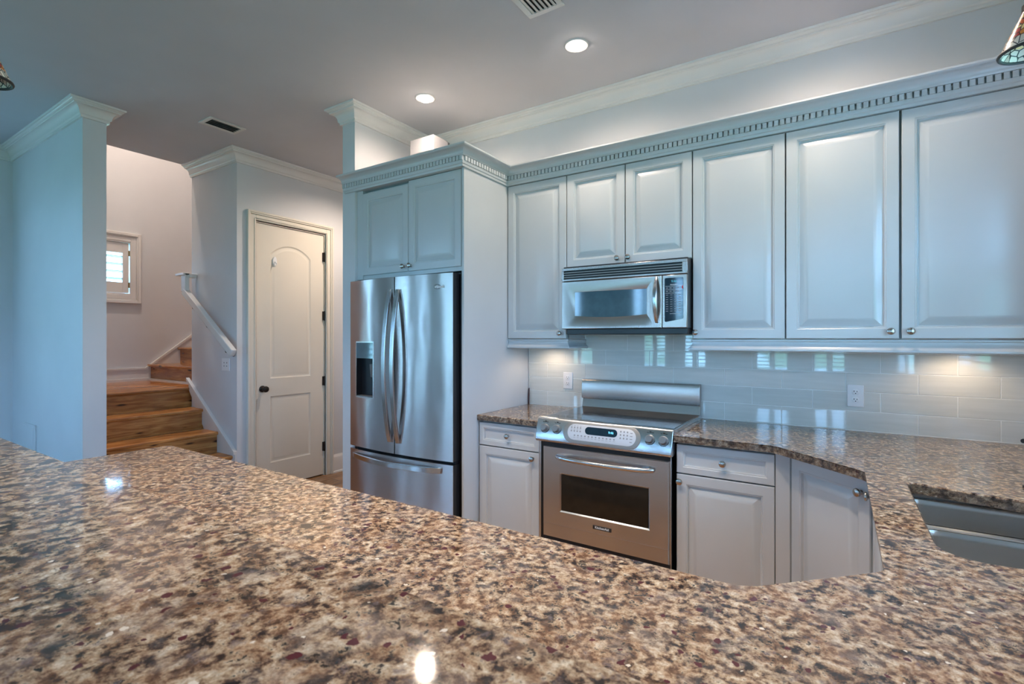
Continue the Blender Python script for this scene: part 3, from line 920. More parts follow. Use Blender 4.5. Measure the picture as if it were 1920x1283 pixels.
# cornice with dentils
cn = thing('cabinet_cornice', (-1.1, 2.85, 2.42), 'blue-grey dentil cornice along the tops of the wall cabinets', 'cornice')
CORN = [(-0.08, 2.420), (0.010, 2.420), (0.012, 2.432), (0.017, 2.436), (0.019, 2.446), (0.019, 2.4525), (0.004, 2.453), (0.004, 2.4785), (0.028, 2.480), (0.030, 2.486)]
for k in range(8):
    a = k / 7 * PI / 2
    CORN.append((0.032 + 0.040 * (1 - math.cos(a)), 2.488 + 0.028 * math.sin(a)))
CORN += [(0.076, 2.518), (0.079, 2.522), (0.079, 2.530), (-0.08, 2.530)]
PATH = [(-2.955, 2.362), (-1.890, 2.362), (-1.890, 2.850), (0.752, 2.850)]
B().sweep(CORN, PATH).done('cornice', M['cab'], cn, smooth=30)
b = B()
def dentils(p, q, ins0, ins1):
    p, q = Vector(p), Vector(q)
    d = (q - p).normalized(); n = Vector((d.y, -d.x))
    ln = (q - p).length - ins0 - ins1
    k = max(1, round(ln / 0.0262)); s_ = ln / k
    for i in range(k):
        c = p + d * (ins0 + s_ * i) + n * 0.003
        b.obox((c.x, c.y), d, -n, s_ * 0.72, 0.023, 2.4520, 2.4785)
dentils(PATH[0], PATH[1], 0.0, -0.025); dentils(PATH[1], PATH[2], 0.0, 0.03); dentils(PATH[2], PATH[3], 0.022, 0.0)
b.done('dentil_strip', M['cab'], cn, smooth=0)

# light rails under the uppers
LR = [(-0.018, 1.384), (0.006, 1.384), (0.010, 1.380), (0.010, 1.374), (0.004, 1.371), (0.003, 1.362), (0.010, 1.345), (0.018, 1.338), (0.022, 1.334), (0.022, 1.326), (0.016, 1.322), (-0.018, 1.322)]
lr = B().sweep(LR, [(-1.888, 2.868), (-1.441, 2.868), (-1.441, 3.128)]).done('light_rail', M['cab'], origin=(-1.66, 2.86, 1.32), smooth=30)
tag(lr, 'short light-rail moulding under the cabinet left of the microwave', 'moulding', 'light rails under the wall cabinets')
lr = B().sweep(LR, [(-0.672, 3.128), (-0.672, 2.868), (0.752, 2.868)]).done('light_rail', M['cab'], origin=(0.0, 2.86, 1.32), smooth=30)
tag(lr, 'long light-rail moulding under the wall cabinets right of the microwave', 'moulding', 'light rails under the wall cabinets')

# puck lights under the uppers
for x, lab in ((-1.66, 'left'), (0.46, 'right')):
    t = thing('puck_light', (x, 2.98, 1.384), 'warm under-cabinet puck light on the ' + ('short cabinet run left of the microwave' if lab == 'left' else 'long cabinet run right of the microwave'), 'light', 'under-cabinet lights')
    B().lathe([(0.032, 0), (0.032, -0.014), (0.026, -0.016)], (x, 2.98, 1.3845), (0, 0, 1), 20).done('housing', M['trim'], t)
    B().lathe([(0.024, -0.0165), (0.001, -0.018)], (x, 2.98, 1.3845), (0, 0, 1), 20).done('lens', M['puckglow'], t)
    ld = bpy.data.lights.new('puck_lamp', 'SPOT'); ld.energy = 3.6 * LAMP; ld.color = (1.0, 0.74, 0.5); ld.spot_size = math.radians(150); ld.spot_blend = 0.6; ld.shadow_soft_size = 0.02
    lo = bpy.data.objects.new('puck_lamp', ld); COL.objects.link(lo); lo.parent = t; lo.location = (0, 0, -0.022)

# base cabinets
BF, BT = 2.525, 0.872
def base(x0, x1, label, drawer_w, door_k):
    t = thing('base_cabinet', ((x0 + x1) / 2, 2.83, 0), label, 'cabinet', 'base cabinets')
    b = B(); b.box(x0, x1, BF + 0.045, 3.13, 0.10, 0.878); b.box(x0, x1, BF + 0.08, 3.10, 0, 0.10)
    b.done('body', M['cab'], t, smooth=0)
    cab_front(t, 'drawer', (x0 + G, BF, 0.727), X, NY, drawer_w, 0.140, (drawer_w / 2, 0.073), drawer=True)
    cab_front(t, 'door', (x0 + G, BF, 0.115), X, NY, drawer_w, 0.606, (door_k, 0.572))
    return t
base(-1.887, -1.446, 'base cabinet with drawer left of the range', 0.432, 0.390)
base(-0.674, -0.236, 'base cabinet with drawer right of the range', 0.432, 0.018)
# corner: filler + diagonal door
t = thing('corner_cabinet', (0.0, 2.6, 0), 'diagonal corner base cabinet with one door and no drawer', 'cabinet', 'base cabinets')
dn = Vector((-1, -1, 0)).normalized(); du = Vector((1, -1, 0)).normalized()
c0 = Vector((-0.178, 2.532, 0)); LEN = 0.395
c1 = c0 + du * LEN
b = B()
b.prism([(-0.236, 2.530), (c0.x - 0.002, 2.530), (c0.x + 0.012, c0.y + 0.016), (c1.x + 0.012, c1.y + 0.016), (0.128, c1.y - 0.004), (0.74, c1.y - 0.004), (0.74, 3.13), (-0.236, 3.13)], 0.10, 0.878)
b.done('body', M['cab'], t, smooth=0)
cab_front(t, 'door', (c0.x + du.x * 0.004, c0.y + du.y * 0.004, 0.115), du, dn, LEN - 0.010, 0.750, (LEN - 0.045, 0.700))
# sink base (faces the aisle, left)
t = thing('sink_base_cabinet', (0.42, 1.76, 0), 'base cabinet under the sink seen edge-on at right', 'cabinet', 'base cabinets')
b = B(); b.box(0.126, 0.74, 1.30, 2.235, 0.10, 0.655); b.box(0.126, 0.150, 1.30, 2.235, 0.655, 0.878); b.box(0.19, 0.72, 1.30, 2.22, 0, 0.10)
b.done('body', M['cab'], t, smooth=0)
NXd, DY = Vector((-1, 0, 0)), Vector((0, -1, 0))
cab_front(t, 'door', (0.104, 2.225, 0.115), DY, NXd, 0.445, 0.750, (0.035, 0.71))
cab_front(t, 'door', (0.104, 1.777, 0.115), DY, NXd, 0.445, 0.750, (0.41, 0.70))
# peninsula carcass
pc = thing('peninsula_cabinet', (-1.2, 0.75, 0), 'plain cabinet run under the peninsula counter', 'cabinet', 'base cabinets')
b = B(); b.box(-2.455, 0.74, 0.472, 1.0, 0.10, 0.879); b.box(-2.43, 0.7, 0.472, 0.94, 0, 0.10)
b.done('body', M['cab'], pc, smooth=0)

# ------------------------------------------------------------------ granite
def slab(name, poly, z0, z1, origin, hole=None, r=0.004):
    b = B()
    bm = b.bm
    def edges(pts, z):
        vs = [bm.verts.new((p[0], p[1], z)) for p in pts]
        return vs, [bm.edges.new((vs[i], vs[(i + 1) % len(vs)])) for i in range(len(vs))]
    cen = lambda pts: pts
    def inset(pts, d):
        out = []
        n = len(pts)
        for i in range(n):
            a, c, e = Vector(pts[i - 1]), Vector(pts[i]), Vector(pts[(i + 1) % n])
            d1, d2 = (c - a).normalized(), (e - c).normalized()
            n1, n2 = Vector((-d1.y, d1.x)), Vector((-d2.y, d2.x))
            m = (n1 + n2) / (1 + n1.dot(n2))
            out.append((c.x + m.x * d, c.y + m.y * d))
        return out
    loops = [poly] + ([hole] if hole else [])
    tops, bots = [], []
    et, eb = [], []
    for lp in loops:
        tl = inset(lp, r)
        tv, te = edges(tl, z1)
        mv, _ = edges(lp, z1 - r)
        bv, be = edges(lp, z0)
        et += te; eb += be
        n = len(lp)
        for i in range(n):
            j = (i + 1) % n
            f = bm.faces.new((tv[i], tv[j], mv[j], mv[i])); f.material_index = 0
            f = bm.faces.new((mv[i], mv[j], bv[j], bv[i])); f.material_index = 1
    for es in (et, eb):
        bmesh.ops.triangle_fill(bm, use_beauty=True, use_dissolve=False, edges=es)
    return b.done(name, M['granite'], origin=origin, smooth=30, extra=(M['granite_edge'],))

def arc(c, r, a0, a1, n=6):
    return [(c[0] + r * math.cos(math.radians(a0 + (a1 - a0) * k / n)), c[1] + r * math.sin(math.radians(a0 + (a1 - a0) * k / n))) for k in range(n + 1)]
CT0, CT1 = 0.8805, 0.914
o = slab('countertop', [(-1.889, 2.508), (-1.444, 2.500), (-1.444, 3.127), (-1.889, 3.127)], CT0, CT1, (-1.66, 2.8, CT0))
tag(o, 'short granite counter piece left of the range', 'countertop', 'granite counters')
sink_hole = [(0.190, 1.520), (0.190, 2.075), (0.193, 2.092), (0.203, 2.102), (0.220, 2.103), (0.318, 2.073), (0.453, 2.040), (0.56, 2.015), (0.600, 1.990), (0.615, 1.950), (0.615, 1.52), (0.600, 1.475), (0.56, 1.455), (0.45, 1.450), (0.322, 1.446), (0.262, 1.440), (0.228, 1.448), (0.204, 1.470), (0.193, 1.495)]
main = [(-0.676, 2.496), (-0.250, 2.496), (-0.218, 2.478), (0.068, 2.205), (0.083, 2.180), (0.083, 1.285), (0.072, 1.262), (-0.128, 1.062), (-0.165, 1.043), (-2.470, 1.040), (-2.488, 1.022), (-2.488, 0.472), (0.758, 0.472), (0.758, 3.127), (-0.676, 3.127)]
main = main[::-1]   # counter-clockwise
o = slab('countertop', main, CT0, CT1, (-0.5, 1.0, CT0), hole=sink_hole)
tag(o, 'large U-shaped granite counter holding the sink, with peninsula leg', 'countertop', 'granite counters')
bar = [(-2.62, 0.467), (-2.62, 0.02), (0.757, 0.02), (0.757, 0.467)]
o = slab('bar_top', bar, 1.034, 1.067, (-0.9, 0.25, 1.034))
tag(o, 'raised granite bar top in the near foreground', 'bar top', 'granite counters')

# ------------------------------------------------------------------ sink
sk = thing('sink', (0.40, 1.76, 0.70), 'undermount double-bowl stainless sink in the granite at right', 'sink')
def bowl(loop, z_top, z_bot, rr):
    """loop at the top, sides going down with rounded lip and floor fillet"""
    cx = sum(p[0] for p in loop) / len(loop); cy = sum(p[1] for p in loop) / len(loop)
    def sc(k, z): return [(cx + (p[0] - cx) * (1 - k / abs(0.2)), cy + (p[1] - cy) * (1 - k / abs(0.2)), z) for p in loop]
    b = B()
    ls = [sc(-0.010, z_top), sc(-0.004, z_top - 0.001), sc(0.0, z_top - 0.005), sc(0.003, z_top - 0.02)]
    ls += [sc(0.010, z_bot + 0.04), sc(0.016, z_bot + 0.016), sc(0.032, z_bot + 0.004), sc(0.06, z_bot)]
    b.loft(ls, cap=False)
    r = ls[-1]
    b.face(r)
    return b
DIV = 1.828
bk = rrect(0.178, 0.632, DIV + 0.022, 2.118, 0.05)
fr = rrect(0.178, 0.632, 1.425, DIV - 0.022, 0.06)
bowl(bk, 0.862, 0.70, 0.05).done('bowl', M['steel_sink'], sk, smooth=50)
bowl(fr, 0.862, 0.68, 0.05).done('bowl', M['steel_sink'], sk, smooth=50)
b = B()
def loopedges(pts, z):
    vs = [b.bm.verts.new((p[0], p[1], z)) for p in pts]
    return [b.bm.edges.new((vs[i], vs[(i + 1) % len(vs)])) for i in range(len(vs))]
es = loopedges(rrect(0.165, 0.645, 1.41, 2.132, 0.06), 0.8605) + loopedges(bk, 0.8605) + loopedges(fr, 0.8605)
bmesh.ops.triangle_fill(b.bm, use_beauty=True, use_dissolve=False, edges=es)
b.loft([[(p[0], p[1], z) for p in rrect(0.165, 0.645, 1.41, 2.132, 0.06)] for z in (0.8605, 0.8800)], cap=False)
b.done('rim', M['steel_smooth'], sk)
for y, z in ((1.98, 0.70), (1.61, 0.68)):
    B().lathe([(0.042, 0.0005), (0.040, 0.003), (0.030, 0.002), (0.001, 0.001)], (0.405, y, z), (0, 0, 1), 24).done('drain', M['steel_smooth'], sk)

# soap pump at the frame edge
sp_ = thing('soap_dispenser', (0.515, 2.235, CT1), 'dark bronze soap pump behind the sink at the right edge', 'soap dispenser')
B().lathe([(0.022, 0), (0.022, 0.006), (0.012, 0.012), (0.009, 0.05), (0.009, 0.10)], (0.515, 2.235, CT1), (0, 0, 1), 16).done('base', M['bronze'], sp_)
b = B(); b.tube([(0.515, 2.235, 1.005), (0.513, 2.23, 1.050), (0.505, 2.215, 1.066), (0.485, 2.19, 1.068)], [0.010, 0.010, 0.009, 0.007], 10)
b.done('spout', M['bronze'], sp_)

# ------------------------------------------------------------------ tiled backsplash
bs = B()
TY = 3.130
ROW0, RH, TL = 0.9165, 0.0985, 0.2942
gr = 0.0030
for r in range(6):
    z0 = ROW0 + r * RH
    z1 = min(z0 + RH, 1.44)
    ph = 0.0325 if r % 2 == 0 else 0.1785
    k = -8
    while True:
        xa = ph + k * TL; xb = xa + TL; k += 1
        if xb < -1.887: continue
        if xa > 0.755: break
        a_, c_ = max(xa + gr / 2, -1.887), min(xb - gr / 2, 0.757)
        if c_ - a_ < 0.004 or z1 - z0 < 0.01: continue
        if z0 > 1.33 and (c_ < -1.45 or a_ > -0.66): pass
        e = 0.0012
        bs.plate((a_, TY, z0 + gr / 2), X, NY, [(0, 0, c_ - a_, z1 - z0 - gr, e), (e, e, c_ - a_ - e, z1 - z0 - gr - e, 0)], 0.006)
bso = bs.done('backsplash', M['tile'], smooth=0)
tag(bso, 'pale glass subway tiles between counter and wall cabinets', 'backsplash', kind='structure')
gro = B().box(-1.889, 0.758, TY + 0.0016, 3.1399, 0.9142, 1.44).done('grout', M['grout'], bso, smooth=0)
B().box(-1.889, 0.757, TY - 0.004, TY, 0.9141, 0.9175).done('caulk', M['grout'], bso, smooth=0)

# outlets on the tiles
def outlet(x0, z0, label):
    w_, h_ = 0.072, 0.114
    t = thing('wall_outlet', (x0 + w_ / 2, TY, z0), label, 'outlet', 'outlets on the tiles')
    B().box(x0, x0 + w_, TY - 0.006, TY, z0, z0 + h_).done('plate', M['white_plastic'], t, bevel=0.003)
    for zc in (z0 + 0.037, z0 + 0.077):
        xc = x0 + w_ / 2
        s_ = B().loft([[(xc + 0.0165 * q * math.cos(2 * PI * k / 20), TY - d, zc + max(-0.0135, min(0.0135, 0.0165 * math.sin(2 * PI * k / 20))) * q) for k in range(20)] for q, d in ((1, 0.005), (1, 0.008), (0.95, 0.0085))]).done('socket', M['white_plastic'], t)
        b = B()
        b.box(xc - 0.0075, xc - 0.0048, TY - 0.0089, TY - 0.008, zc, zc + 0.008); b.box(xc + 0.0048, xc + 0.0075, TY - 0.0089, TY - 0.008, zc, zc + 0.0065)
        b.lathe([(0.0026, 0.008), (0.0026, 0.0089)], (xc, TY, zc - 0.0065), (0, -1, 0), 10)
        b.done('slots', M['ink'], s_, smooth=0)
    B().lathe([(0.003, 0.006), (0.003, 0.0072)], (x0 + w_ / 2, TY, z0 + 0.057), (0, -1, 0), 10).done('screw', M['white_plastic'], t)
outlet(-1.605, 1.040, 'white wall outlet on the tiles left of the range')
outlet(0.038, 1.036, 'white wall outlet on the tiles right of the range')

# dark stick in the corner
o = B().tube([(-1.880, 3.116, 0.9145), (-1.880, 3.118, 0.98), (-1.879, 3.119, 1.022), (-1.877, 3.120, 1.030)], [0.006, 0.006, 0.005, 0.002], 8).done('wood_stick', M['stick'], origin=(-1.88, 3.117, 0.9145))
tag(o, 'thin dark red stick upright in the counter corner by the end panel', 'stick')

# white box on the refrigerator cabinet
t = thing('white_box', (-2.535, 2.78, 2.446), 'tall white box standing on top of the refrigerator cabinet', 'box')
B().box(-2.650, -2.421, 2.700, 2.860, 2.4465, 2.846).done('shell', M['boxwhite'], t, bevel=0.004)
B().box(-2.646, -2.425, 2.860, 2.885, 2.4465, 2.843).done('back_cover', M['greyback'], t, bevel=0.003)

# ------------------------------------------------------------------ refrigerator
fg = thing('refrigerator', (-2.385, 2.7, 0), 'stainless French-door refrigerator with water dispenser', 'refrigerator')
XC, HW, YE, BUL = -2.385, 0.480, 2.327, 0.036
def fy(x): return YE - BUL * (1 - ((x - XC) / HW) ** 2)
b = B(); b.box(-2.840, -1.922, 2.395, 3.10, 0.03, 1.765)
b.done('body', M['black'], fg, smooth=0, bevel=0.003)
def curved_panel(x0, x1, z0, z1, th=0.062, skip=None, xs=None, zs=None):
    b = B()
    nx = 12
    xl = sorted(set([x0 + (x1 - x0) * i / nx for i in range(nx + 1)] + (xs or [])))
    zl = sorted(set([z0, z1] + (zs or [])))
    V = {}
    def v(x, z, d):
        k = (round(x, 5), round(z, 5), d)
        if k not in V: V[k] = b.bm.verts.new((x, fy(x) + (th if d else 0), z))
        return V[k]
    for a, c in zip(xl, xl[1:]):
        for p, q in zip(zl, zl[1:]):
            if skip and skip[0] - 1e-6 <= a and c <= skip[1] + 1e-6 and skip[2] - 1e-6 <= p and q <= skip[3] + 1e-6: continue
            b.bm.faces.new((v(a, p, 0), v(c, p, 0), v(c, q, 0), v(a, q, 0)))
        b.bm.faces.new((v(a, z0, 1), v(a, zl[-1], 1), v(c, zl[-1], 1), v(c, z0, 1)))
        b.bm.faces.new((v(a, z1, 0), v(c, z1, 0), v(c, z1, 1), v(a, z1, 1)))
        b.bm.faces.new((v(a, z0, 0), v(a, z0, 1), v(c, z0, 1), v(c, z0, 0)))
    for x in (x0, x1):
        s_ = 1 if x == x0 else -1
        for p, q in zip(zl, zl[1:]):
            b.face([(x, fy(x), p), (x, fy(x), q), (x, fy(x) + 0.004, q), (x, fy(x) + 0.004, p)])
            f = b.face([(x, fy(x) + 0.004, p), (x, fy(x) + 0.004, q), (x, fy(x) + th, q), (x, fy(x) + th, p)])
            f.material_index = 1
    return b
DX0, DX1, DZa, DZb, DZm = -2.785, -2.585, 0.985, 1.368, 1.253
skipbox = (DX0 + 0.008, DX1 - 0.008, DZa + 0.008, DZm)
ld_ = curved_panel(-2.853, XC - 0.004, 0.648, 1.782, skip=skipbox, xs=[DX0 + 0.008, DX1 - 0.008], zs=[DZa + 0.008, DZm]).done('door', M['steel_door'], fg, smooth=25, extra=(M['black'],))
rd_ = curved_panel(XC + 0.004, -1.930, 0.648, 1.782).done('door', M['steel_door'], fg, smooth=25, extra=(M['black'],))
dw_ = curved_panel(-2.853, -1.930, 0.085, 0.628).done('drawer', M['steel_door'], fg, smooth=25, extra=(M['black'],))
B().box(-2.82, -1.94, 2.36, 2.395, 0.62, 0.66).done('gasket', M['dark'], fg, smooth=0)
B().box(-2.83, -1.94, 2.40, 2.46, 0.0, 0.085).done('kick_grille', M['black'], fg, smooth=0)
for a, c in ((-1.960, -1.915), (-2.850, -2.81)):
    B().box(a, c, 2.391, 2.44, 1.766, 1.79).done('hinge_cover', M['black'], fg, bevel=0.004)
def handle_v(x, par, z0=0.722, z1=1.700, out=0.056):
    pts = []
    n = 22
    y0 = fy(x)
    for k in range(n + 1):
        s_ = k / n
        d = 0.004 + out * math.sin(PI * s_) ** 0.8
        pts.append((x, y0 - d, z0 + (z1 - z0) * s_))
    b = B(); b.tube(pts, 0.0155, r2=0.0075, up=(0, 1, 0), square=True)
    return b.done('handle', M['steel_smooth'], par, bevel=0.002, smooth=40)
handle_v(-2.424, ld_); handle_v(-2.350, rd_)
pts = []
for k in range(23):
    s_ = k / 22; x = -2.808 + (2.808 - 2.010) * s_
    pts.append((x, fy(x) - 0.004 - 0.042 * math.sin(PI * s_) ** 0.8, 0.588))
B().tube(pts, 0.0075, r2=0.0165, square=True).done('handle', M['steel_smooth'], dw_, bevel=0.002, smooth=40)
# dispenser
yd = (fy(DX0) + fy(DX1)) / 2
b = B()
for a, c, p, q in ((DX0, DX0 + 0.009, DZa, DZb), (DX1 - 0.009, DX1, DZa, DZb), (DX0, DX1, DZa, DZa + 0.009), (DX0, DX1, DZb - 0.009, DZb)):
    b.prism([(a, fy(a) - 0.003), (c, fy(c) - 0.003), (c, fy(c) + 0.004), (a, fy(a) + 0.004)], p, q)
ds = b.done('dispenser', M['steel_smooth'], ld_, bevel=0.001)
a, c = DX0 + 0.009, DX1 - 0.009
B().prism([(a, fy(a) - 0.0015), (c, fy(c) - 0.0015), (c, fy(c) + 0.003), (a, fy(a) + 0.003)], DZm, DZb - 0.009).done('control_panel', M['microglass'], ds, smooth=0)
b = B()
yb_ = yd + 0.055
F4 = [(a, fy(a)), (c, fy(c))]
b.face([(a, yb_, DZa + 0.008), (c, yb_, DZa + 0.008), (c, yb_, DZm), (a, yb_, DZm)])
b.face([(a, F4[0][1], DZa + 0.008), (a, yb_, DZa + 0.008), (a, yb_, DZm), (a, F4[0][1], DZm)])
b.face([(c, F4[1][1], DZa + 0.008), (c, yb_, DZa + 0.008), (c, yb_, DZm), (c, F4[1][1], DZm)])
b.face([(a, F4[0][1], DZa + 0.008), (c, F4[1][1], DZa + 0.008), (c, yb_, DZa + 0.008), (a, yb_, DZa + 0.008)])
b.face([(a, F4[0][1], DZm), (c, F4[1][1], DZm), (c, yb_, DZm), (a, yb_, DZm)])
b.done('recess', M['black'], ds, smooth=0)
b = B(); b.extrude([(-2.662, yd + 0.02, 1.215), (-2.628, yd + 0.02, 1.215), (-2.636, yd + 0.035, 1.125), (-2.668, yd + 0.035, 1.125)], (0, 0.006, 0))
b.done('paddle', M['greyback'], ds, bevel=0.002)
B().box(a + 0.004, c - 0.004, yd + 0.004, yd + 0.05, DZa + 0.009, DZa + 0.014).done('drip_tray', M['greyback'], ds)
# maker's script and ring
xl_ = -2.045
lg = lettering('logo', 'Whirlpool', 0.026, (xl_, fy(xl_) - 0.0012, 1.702), (1, 0, 0), (0, 0, 1), M['whiteprint'], rd_, bold=0.0004)
ring = []
for k in range(25):
    a_ = math.radians(20 + 300 * k / 24)
    ring.append((xl_ + 0.006 + 0.024 * math.cos(a_), fy(xl_) - 0.002, 1.702 + 0.0135 * math.sin(a_)))
B().tube(ring, 0.0011, 6).done('logo_ring', M['ink'], rd_)

# ------------------------------------------------------------------ range
rg = thing('range', (-1.06, 2.8, 0), 'stainless slide-in electric range with glass cooktop', 'range')
RX0, RX1 = -1.4405, -0.683
RC = (RX0 + RX1) / 2
b = B(); b.box(RX0 + 0.012, RX1 - 0.012, 2.50, 3.11, 0.03, 0.905)
b.done('body', M['black'], rg, smooth=0)
for a, c in ((RX0 + 0.004, RX0 + 0.020), (RX1 - 0.020, RX1 - 0.004)):
    B().box(a, c, 2.492, 2.51, 0.05, 0.81).done('side_trim', M['steel'], rg, bevel=0.002)
# control panel
CPp = [(2.474, 0.808), (2.467, 0.818), (2.470, 0.845), (2.494, 0.925), (2.503, 0.938), (2.522, 0.943), (2.535, 0.940), (2.535, 0.808)]
b = B(); b.extrude([(RX0 - 0.004, p[0], p[1]) for p in CPp], (RX1 - RX0 + 0.008, 0, 0))
cp = b.done('control_panel', M['steel'], rg, bevel=0.003, smooth=40)
slope = Vector((0, 2.494 - 2.470, 0.925 - 0.845)).normalized()
pn = Vector((0, -slope.z, slope.y))
def on_panel(x, z, d=0.0):
    k = (z - 0.845) / (0.925 - 0.845)
    return Vector((x, 2.470 + 0.024 * k, z)) + pn * d
def stadium(x0, x1, z0, z1, d, n=10):
    r = (z1 - z0) / 2; zc = (z0 + z1) / 2
    pts = []
    for cx, a0 in ((x1 - r, -90), (x0 + r, 90)):
        for k in range(n + 1):
            a_ = math.radians(a0 + 180 * k / n)
            pts.append(on_panel(cx + r * math.cos(a_), zc + r * math.sin(a_), d))
    return pts
B().loft([stadium(-1.272, -0.836, 0.823, 0.931, d) for d in (-0.002, 0.002)] + [stadium(-1.268, -0.840, 0.827, 0.927, 0.0035)]).done('bezel', M['oval'], cp, smooth=40)
kp = B().loft([stadium(-1.245, -0.860, 0.838, 0.921, d) for d in (0.0, 0.0042)] + [stadium(-1.243, -0.862, 0.840, 0.919, 0.005)]).done('keypad', M['keypad'], cp, smooth=40)
dp = B().loft([stadium(-1.142, -0.960, 0.873, 0.912, d) for d in (0.003, 0.0056)]).done('display', M['padglass'], cp, smooth=40)
lettering('clock_digits', '9:46', 0.017, on_panel(-0.995, 0.893, 0.0062), (1, 0, 0), slope, M['digits'], dp, thick=0.0002, bold=0.0003)
b = B()
def pmark(x, z, w_, h_):
    p = [on_panel(x - w_ / 2, z - h_ / 2, 0.0053), on_panel(x + w_ / 2, z - h_ / 2, 0.0053), on_panel(x + w_ / 2, z + h_ / 2, 0.0053), on_panel(x - w_ / 2, z + h_ / 2, 0.0053)]
    b.extrude(p, pn * 0.0004)
for r in range(2):
    for k in range(4):
        xx = -1.222 + k * 0.0175; zz = 0.905 - r * 0.018
        B_ = [on_panel(xx + 0.0042 * math.cos(2 * PI * q / 10), zz - 0.003 + 0.0042 * math.sin(2 * PI * q / 10), 0.0053) for q in range(10)]
        b.extrude(B_, pn * 0.0004); pmark(xx, zz + 0.006, 0.008, 0.0018)
for k in range(12):
    pmark(-1.20 + k * 0.0205, 0.862, 0.0085, 0.007); pmark(-1.20 + k * 0.0205, 0.852, 0.012, 0.0016)
for r in range(3):
    for k in range(3):
        pmark(-0.942 + k * 0.018, 0.905 - r * 0.016, 0.007, 0.008)
for z in (0.902, 0.887, 0.873, 0.858): pmark(-0.885, z, 0.013, 0.0035)
b.done('printed_keys', M['mark'], kp, smooth=0)
for x in (-1.389, -1.314, -0.790, -0.722):
    o_ = on_panel(x, 0.884, 0)
    k_ = B().lathe([(0.0235, 0), (0.0235, 0.004), (0.0205, 0.005), (0.0205, 0.008), (0.0185, 0.024), (0.0165, 0.027), (0.001, 0.0275)], o_, pn, 24).done('knob', M['greyknob'], cp, smooth=40)
    b = B()
    for a_ in range(6):
        a0 = math.radians(205 + a_ * 24); a1 = math.radians(205 + a_ * 24 + 26)
        pr = []
        for ang, rr in ((a0, 0.0245), (a1, 0.0245), (a1, 0.0272), (a0, 0.0272)):
            pr.append(on_panel(x + rr * math.cos(ang), 0.884 + rr * math.sin(ang), 0.0004))
        b.extrude(pr, pn * 0.0006)
    b.done('dial_arc', M['ink'], cp, smooth=0)
    for dx in (-0.012, 0, 0.012):
        b = B()
        pr = [on_panel(x + dx + sx_ * 0.005, 0.884 + 0.035 - abs(dx) * 0.25 + sz_ * (0.0035 if dx == 0 else 0.0014), 0.0004) for sx_, sz_ in ((-1, -1), (1, -1), (1, 1), (-1, 1))]
        b.extrude(pr, pn * 0.0006)
        b.done('dial_tick', M['ink'], cp, smooth=0)
# cooktop
ct = B().box(RX0 + 0.006, RX1 - 0.006, 2.522, 3.088, 0.918, 0.936).done('cooktop', M['cooktop'], rg, bevel=0.003)
for a, c in ((RX0 - 0.002, RX0 + 0.007), (RX1 - 0.007, RX1 + 0.003)):
    B().box(a, c, 2.520, 3.095, 0.9145, 0.934).done('side_rail', M['steel_smooth'], rg, bevel=0.001)
for x, y, r in ((-1.265, 2.665, 0.115), (-1.245, 2.935, 0.085), (-0.860, 2.655, 0.105), (-0.865, 2.930, 0.085), (-1.06, 2.985, 0.07)):
    b = B()
    for q in ((r, r * 0.62) if r > 0.11 else (r,)):
        b.loft([[(x + rr * math.cos(2 * PI * k / 40), y + rr * math.sin(2 * PI * k / 40), 0.9363) for k in range(40)] for rr in (q, q - 0.004)], cap=False)
    b.done('burner', M['burner'], ct, smooth=0)
# backguard
BGp = [(3.088, 0.915), (3.080, 0.936), (3.094, 0.988), (3.074, 0.992), (3.071, 1.02), (3.074, 1.09), (3.080, 1.112), (3.095, 1.116), (3.118, 1.116), (3.118, 0.915)]
b = B(); b.extrude([(RX0, p[0], p[1]) for p in BGp], (RX1 - RX0, 0, 0))
b.done('backguard', M['steel_face'], rg, bevel=0.002, smooth=25)
# oven door
oy = 2.478
b = B()
def ovring(x0, z0, x1, z1, d): return (x0 - (-1.401), z0 - 0.277, x1 - (-1.401), z1 - 0.277, d)
b.plate((-1.401, oy, 0.277), X, NY, [(0, 0, 0.706, 0.508, 0.006), (0.004, 0.004, 0.702, 0.504, 0.0), ovring(-1.295, 0.428, -0.790, 0.643, 0.0), ovring(-1.288, 0.435, -0.797, 0.636, 0.005), ovring(-1.286, 0.437, -0.799, 0.634, 0.007)], 0.03)
od = b.done('oven_door', M['steel'], rg, smooth=25)
B().box(-1.286, -0.799, oy + 0.0045, oy + 0.0068, 0.437, 0.634).done('window', M['ovenglass'], od, smooth=0)
B().box(-1.399, -0.697, oy - 0.0012, oy, 0.3505, 0.3525).done('seam', M['steel_smooth'], od, smooth=0)
pts = []
for k in range(21):
    s_ = k / 20; x = -1.308 + (1.308 - 0.772) * s_
    pts.append((x, oy - 0.006 - 0.048 * math.sin(PI * s_) ** 0.45, 0.733))
B().tube(pts, 0.0115, 14, r2=0.0125).done('handle', M['steel_smooth'], od, smooth=60)
bd = B().box(-1.096, -0.992, oy - 0.003, oy, 0.376, 0.396).done('badge', M['black'], od, bevel=0.001)
lettering('badge_text', 'KitchenAid', 0.0165, (-1.044, oy - 0.0036, 0.3865), (1, 0, 0), (0, 0, 1), M['whiteprint'], bd, bold=0.0004, spacing=1.05)
B().box(-1.404, -0.692, 2.486, 2.50, 0.247, 0.277).done('kick_gap', M['dark'], rg, smooth=0)
B().box(-1.404, -0.692, 2.486, 2.50, 0.785, 0.808).done('vent_gap', M['dark'], rg, smooth=0)
B().box(-1.404, -0.692, 2.480, 2.50, 0.06, 0.245).done('storage_drawer', M['steel'], rg, bevel=0.003)

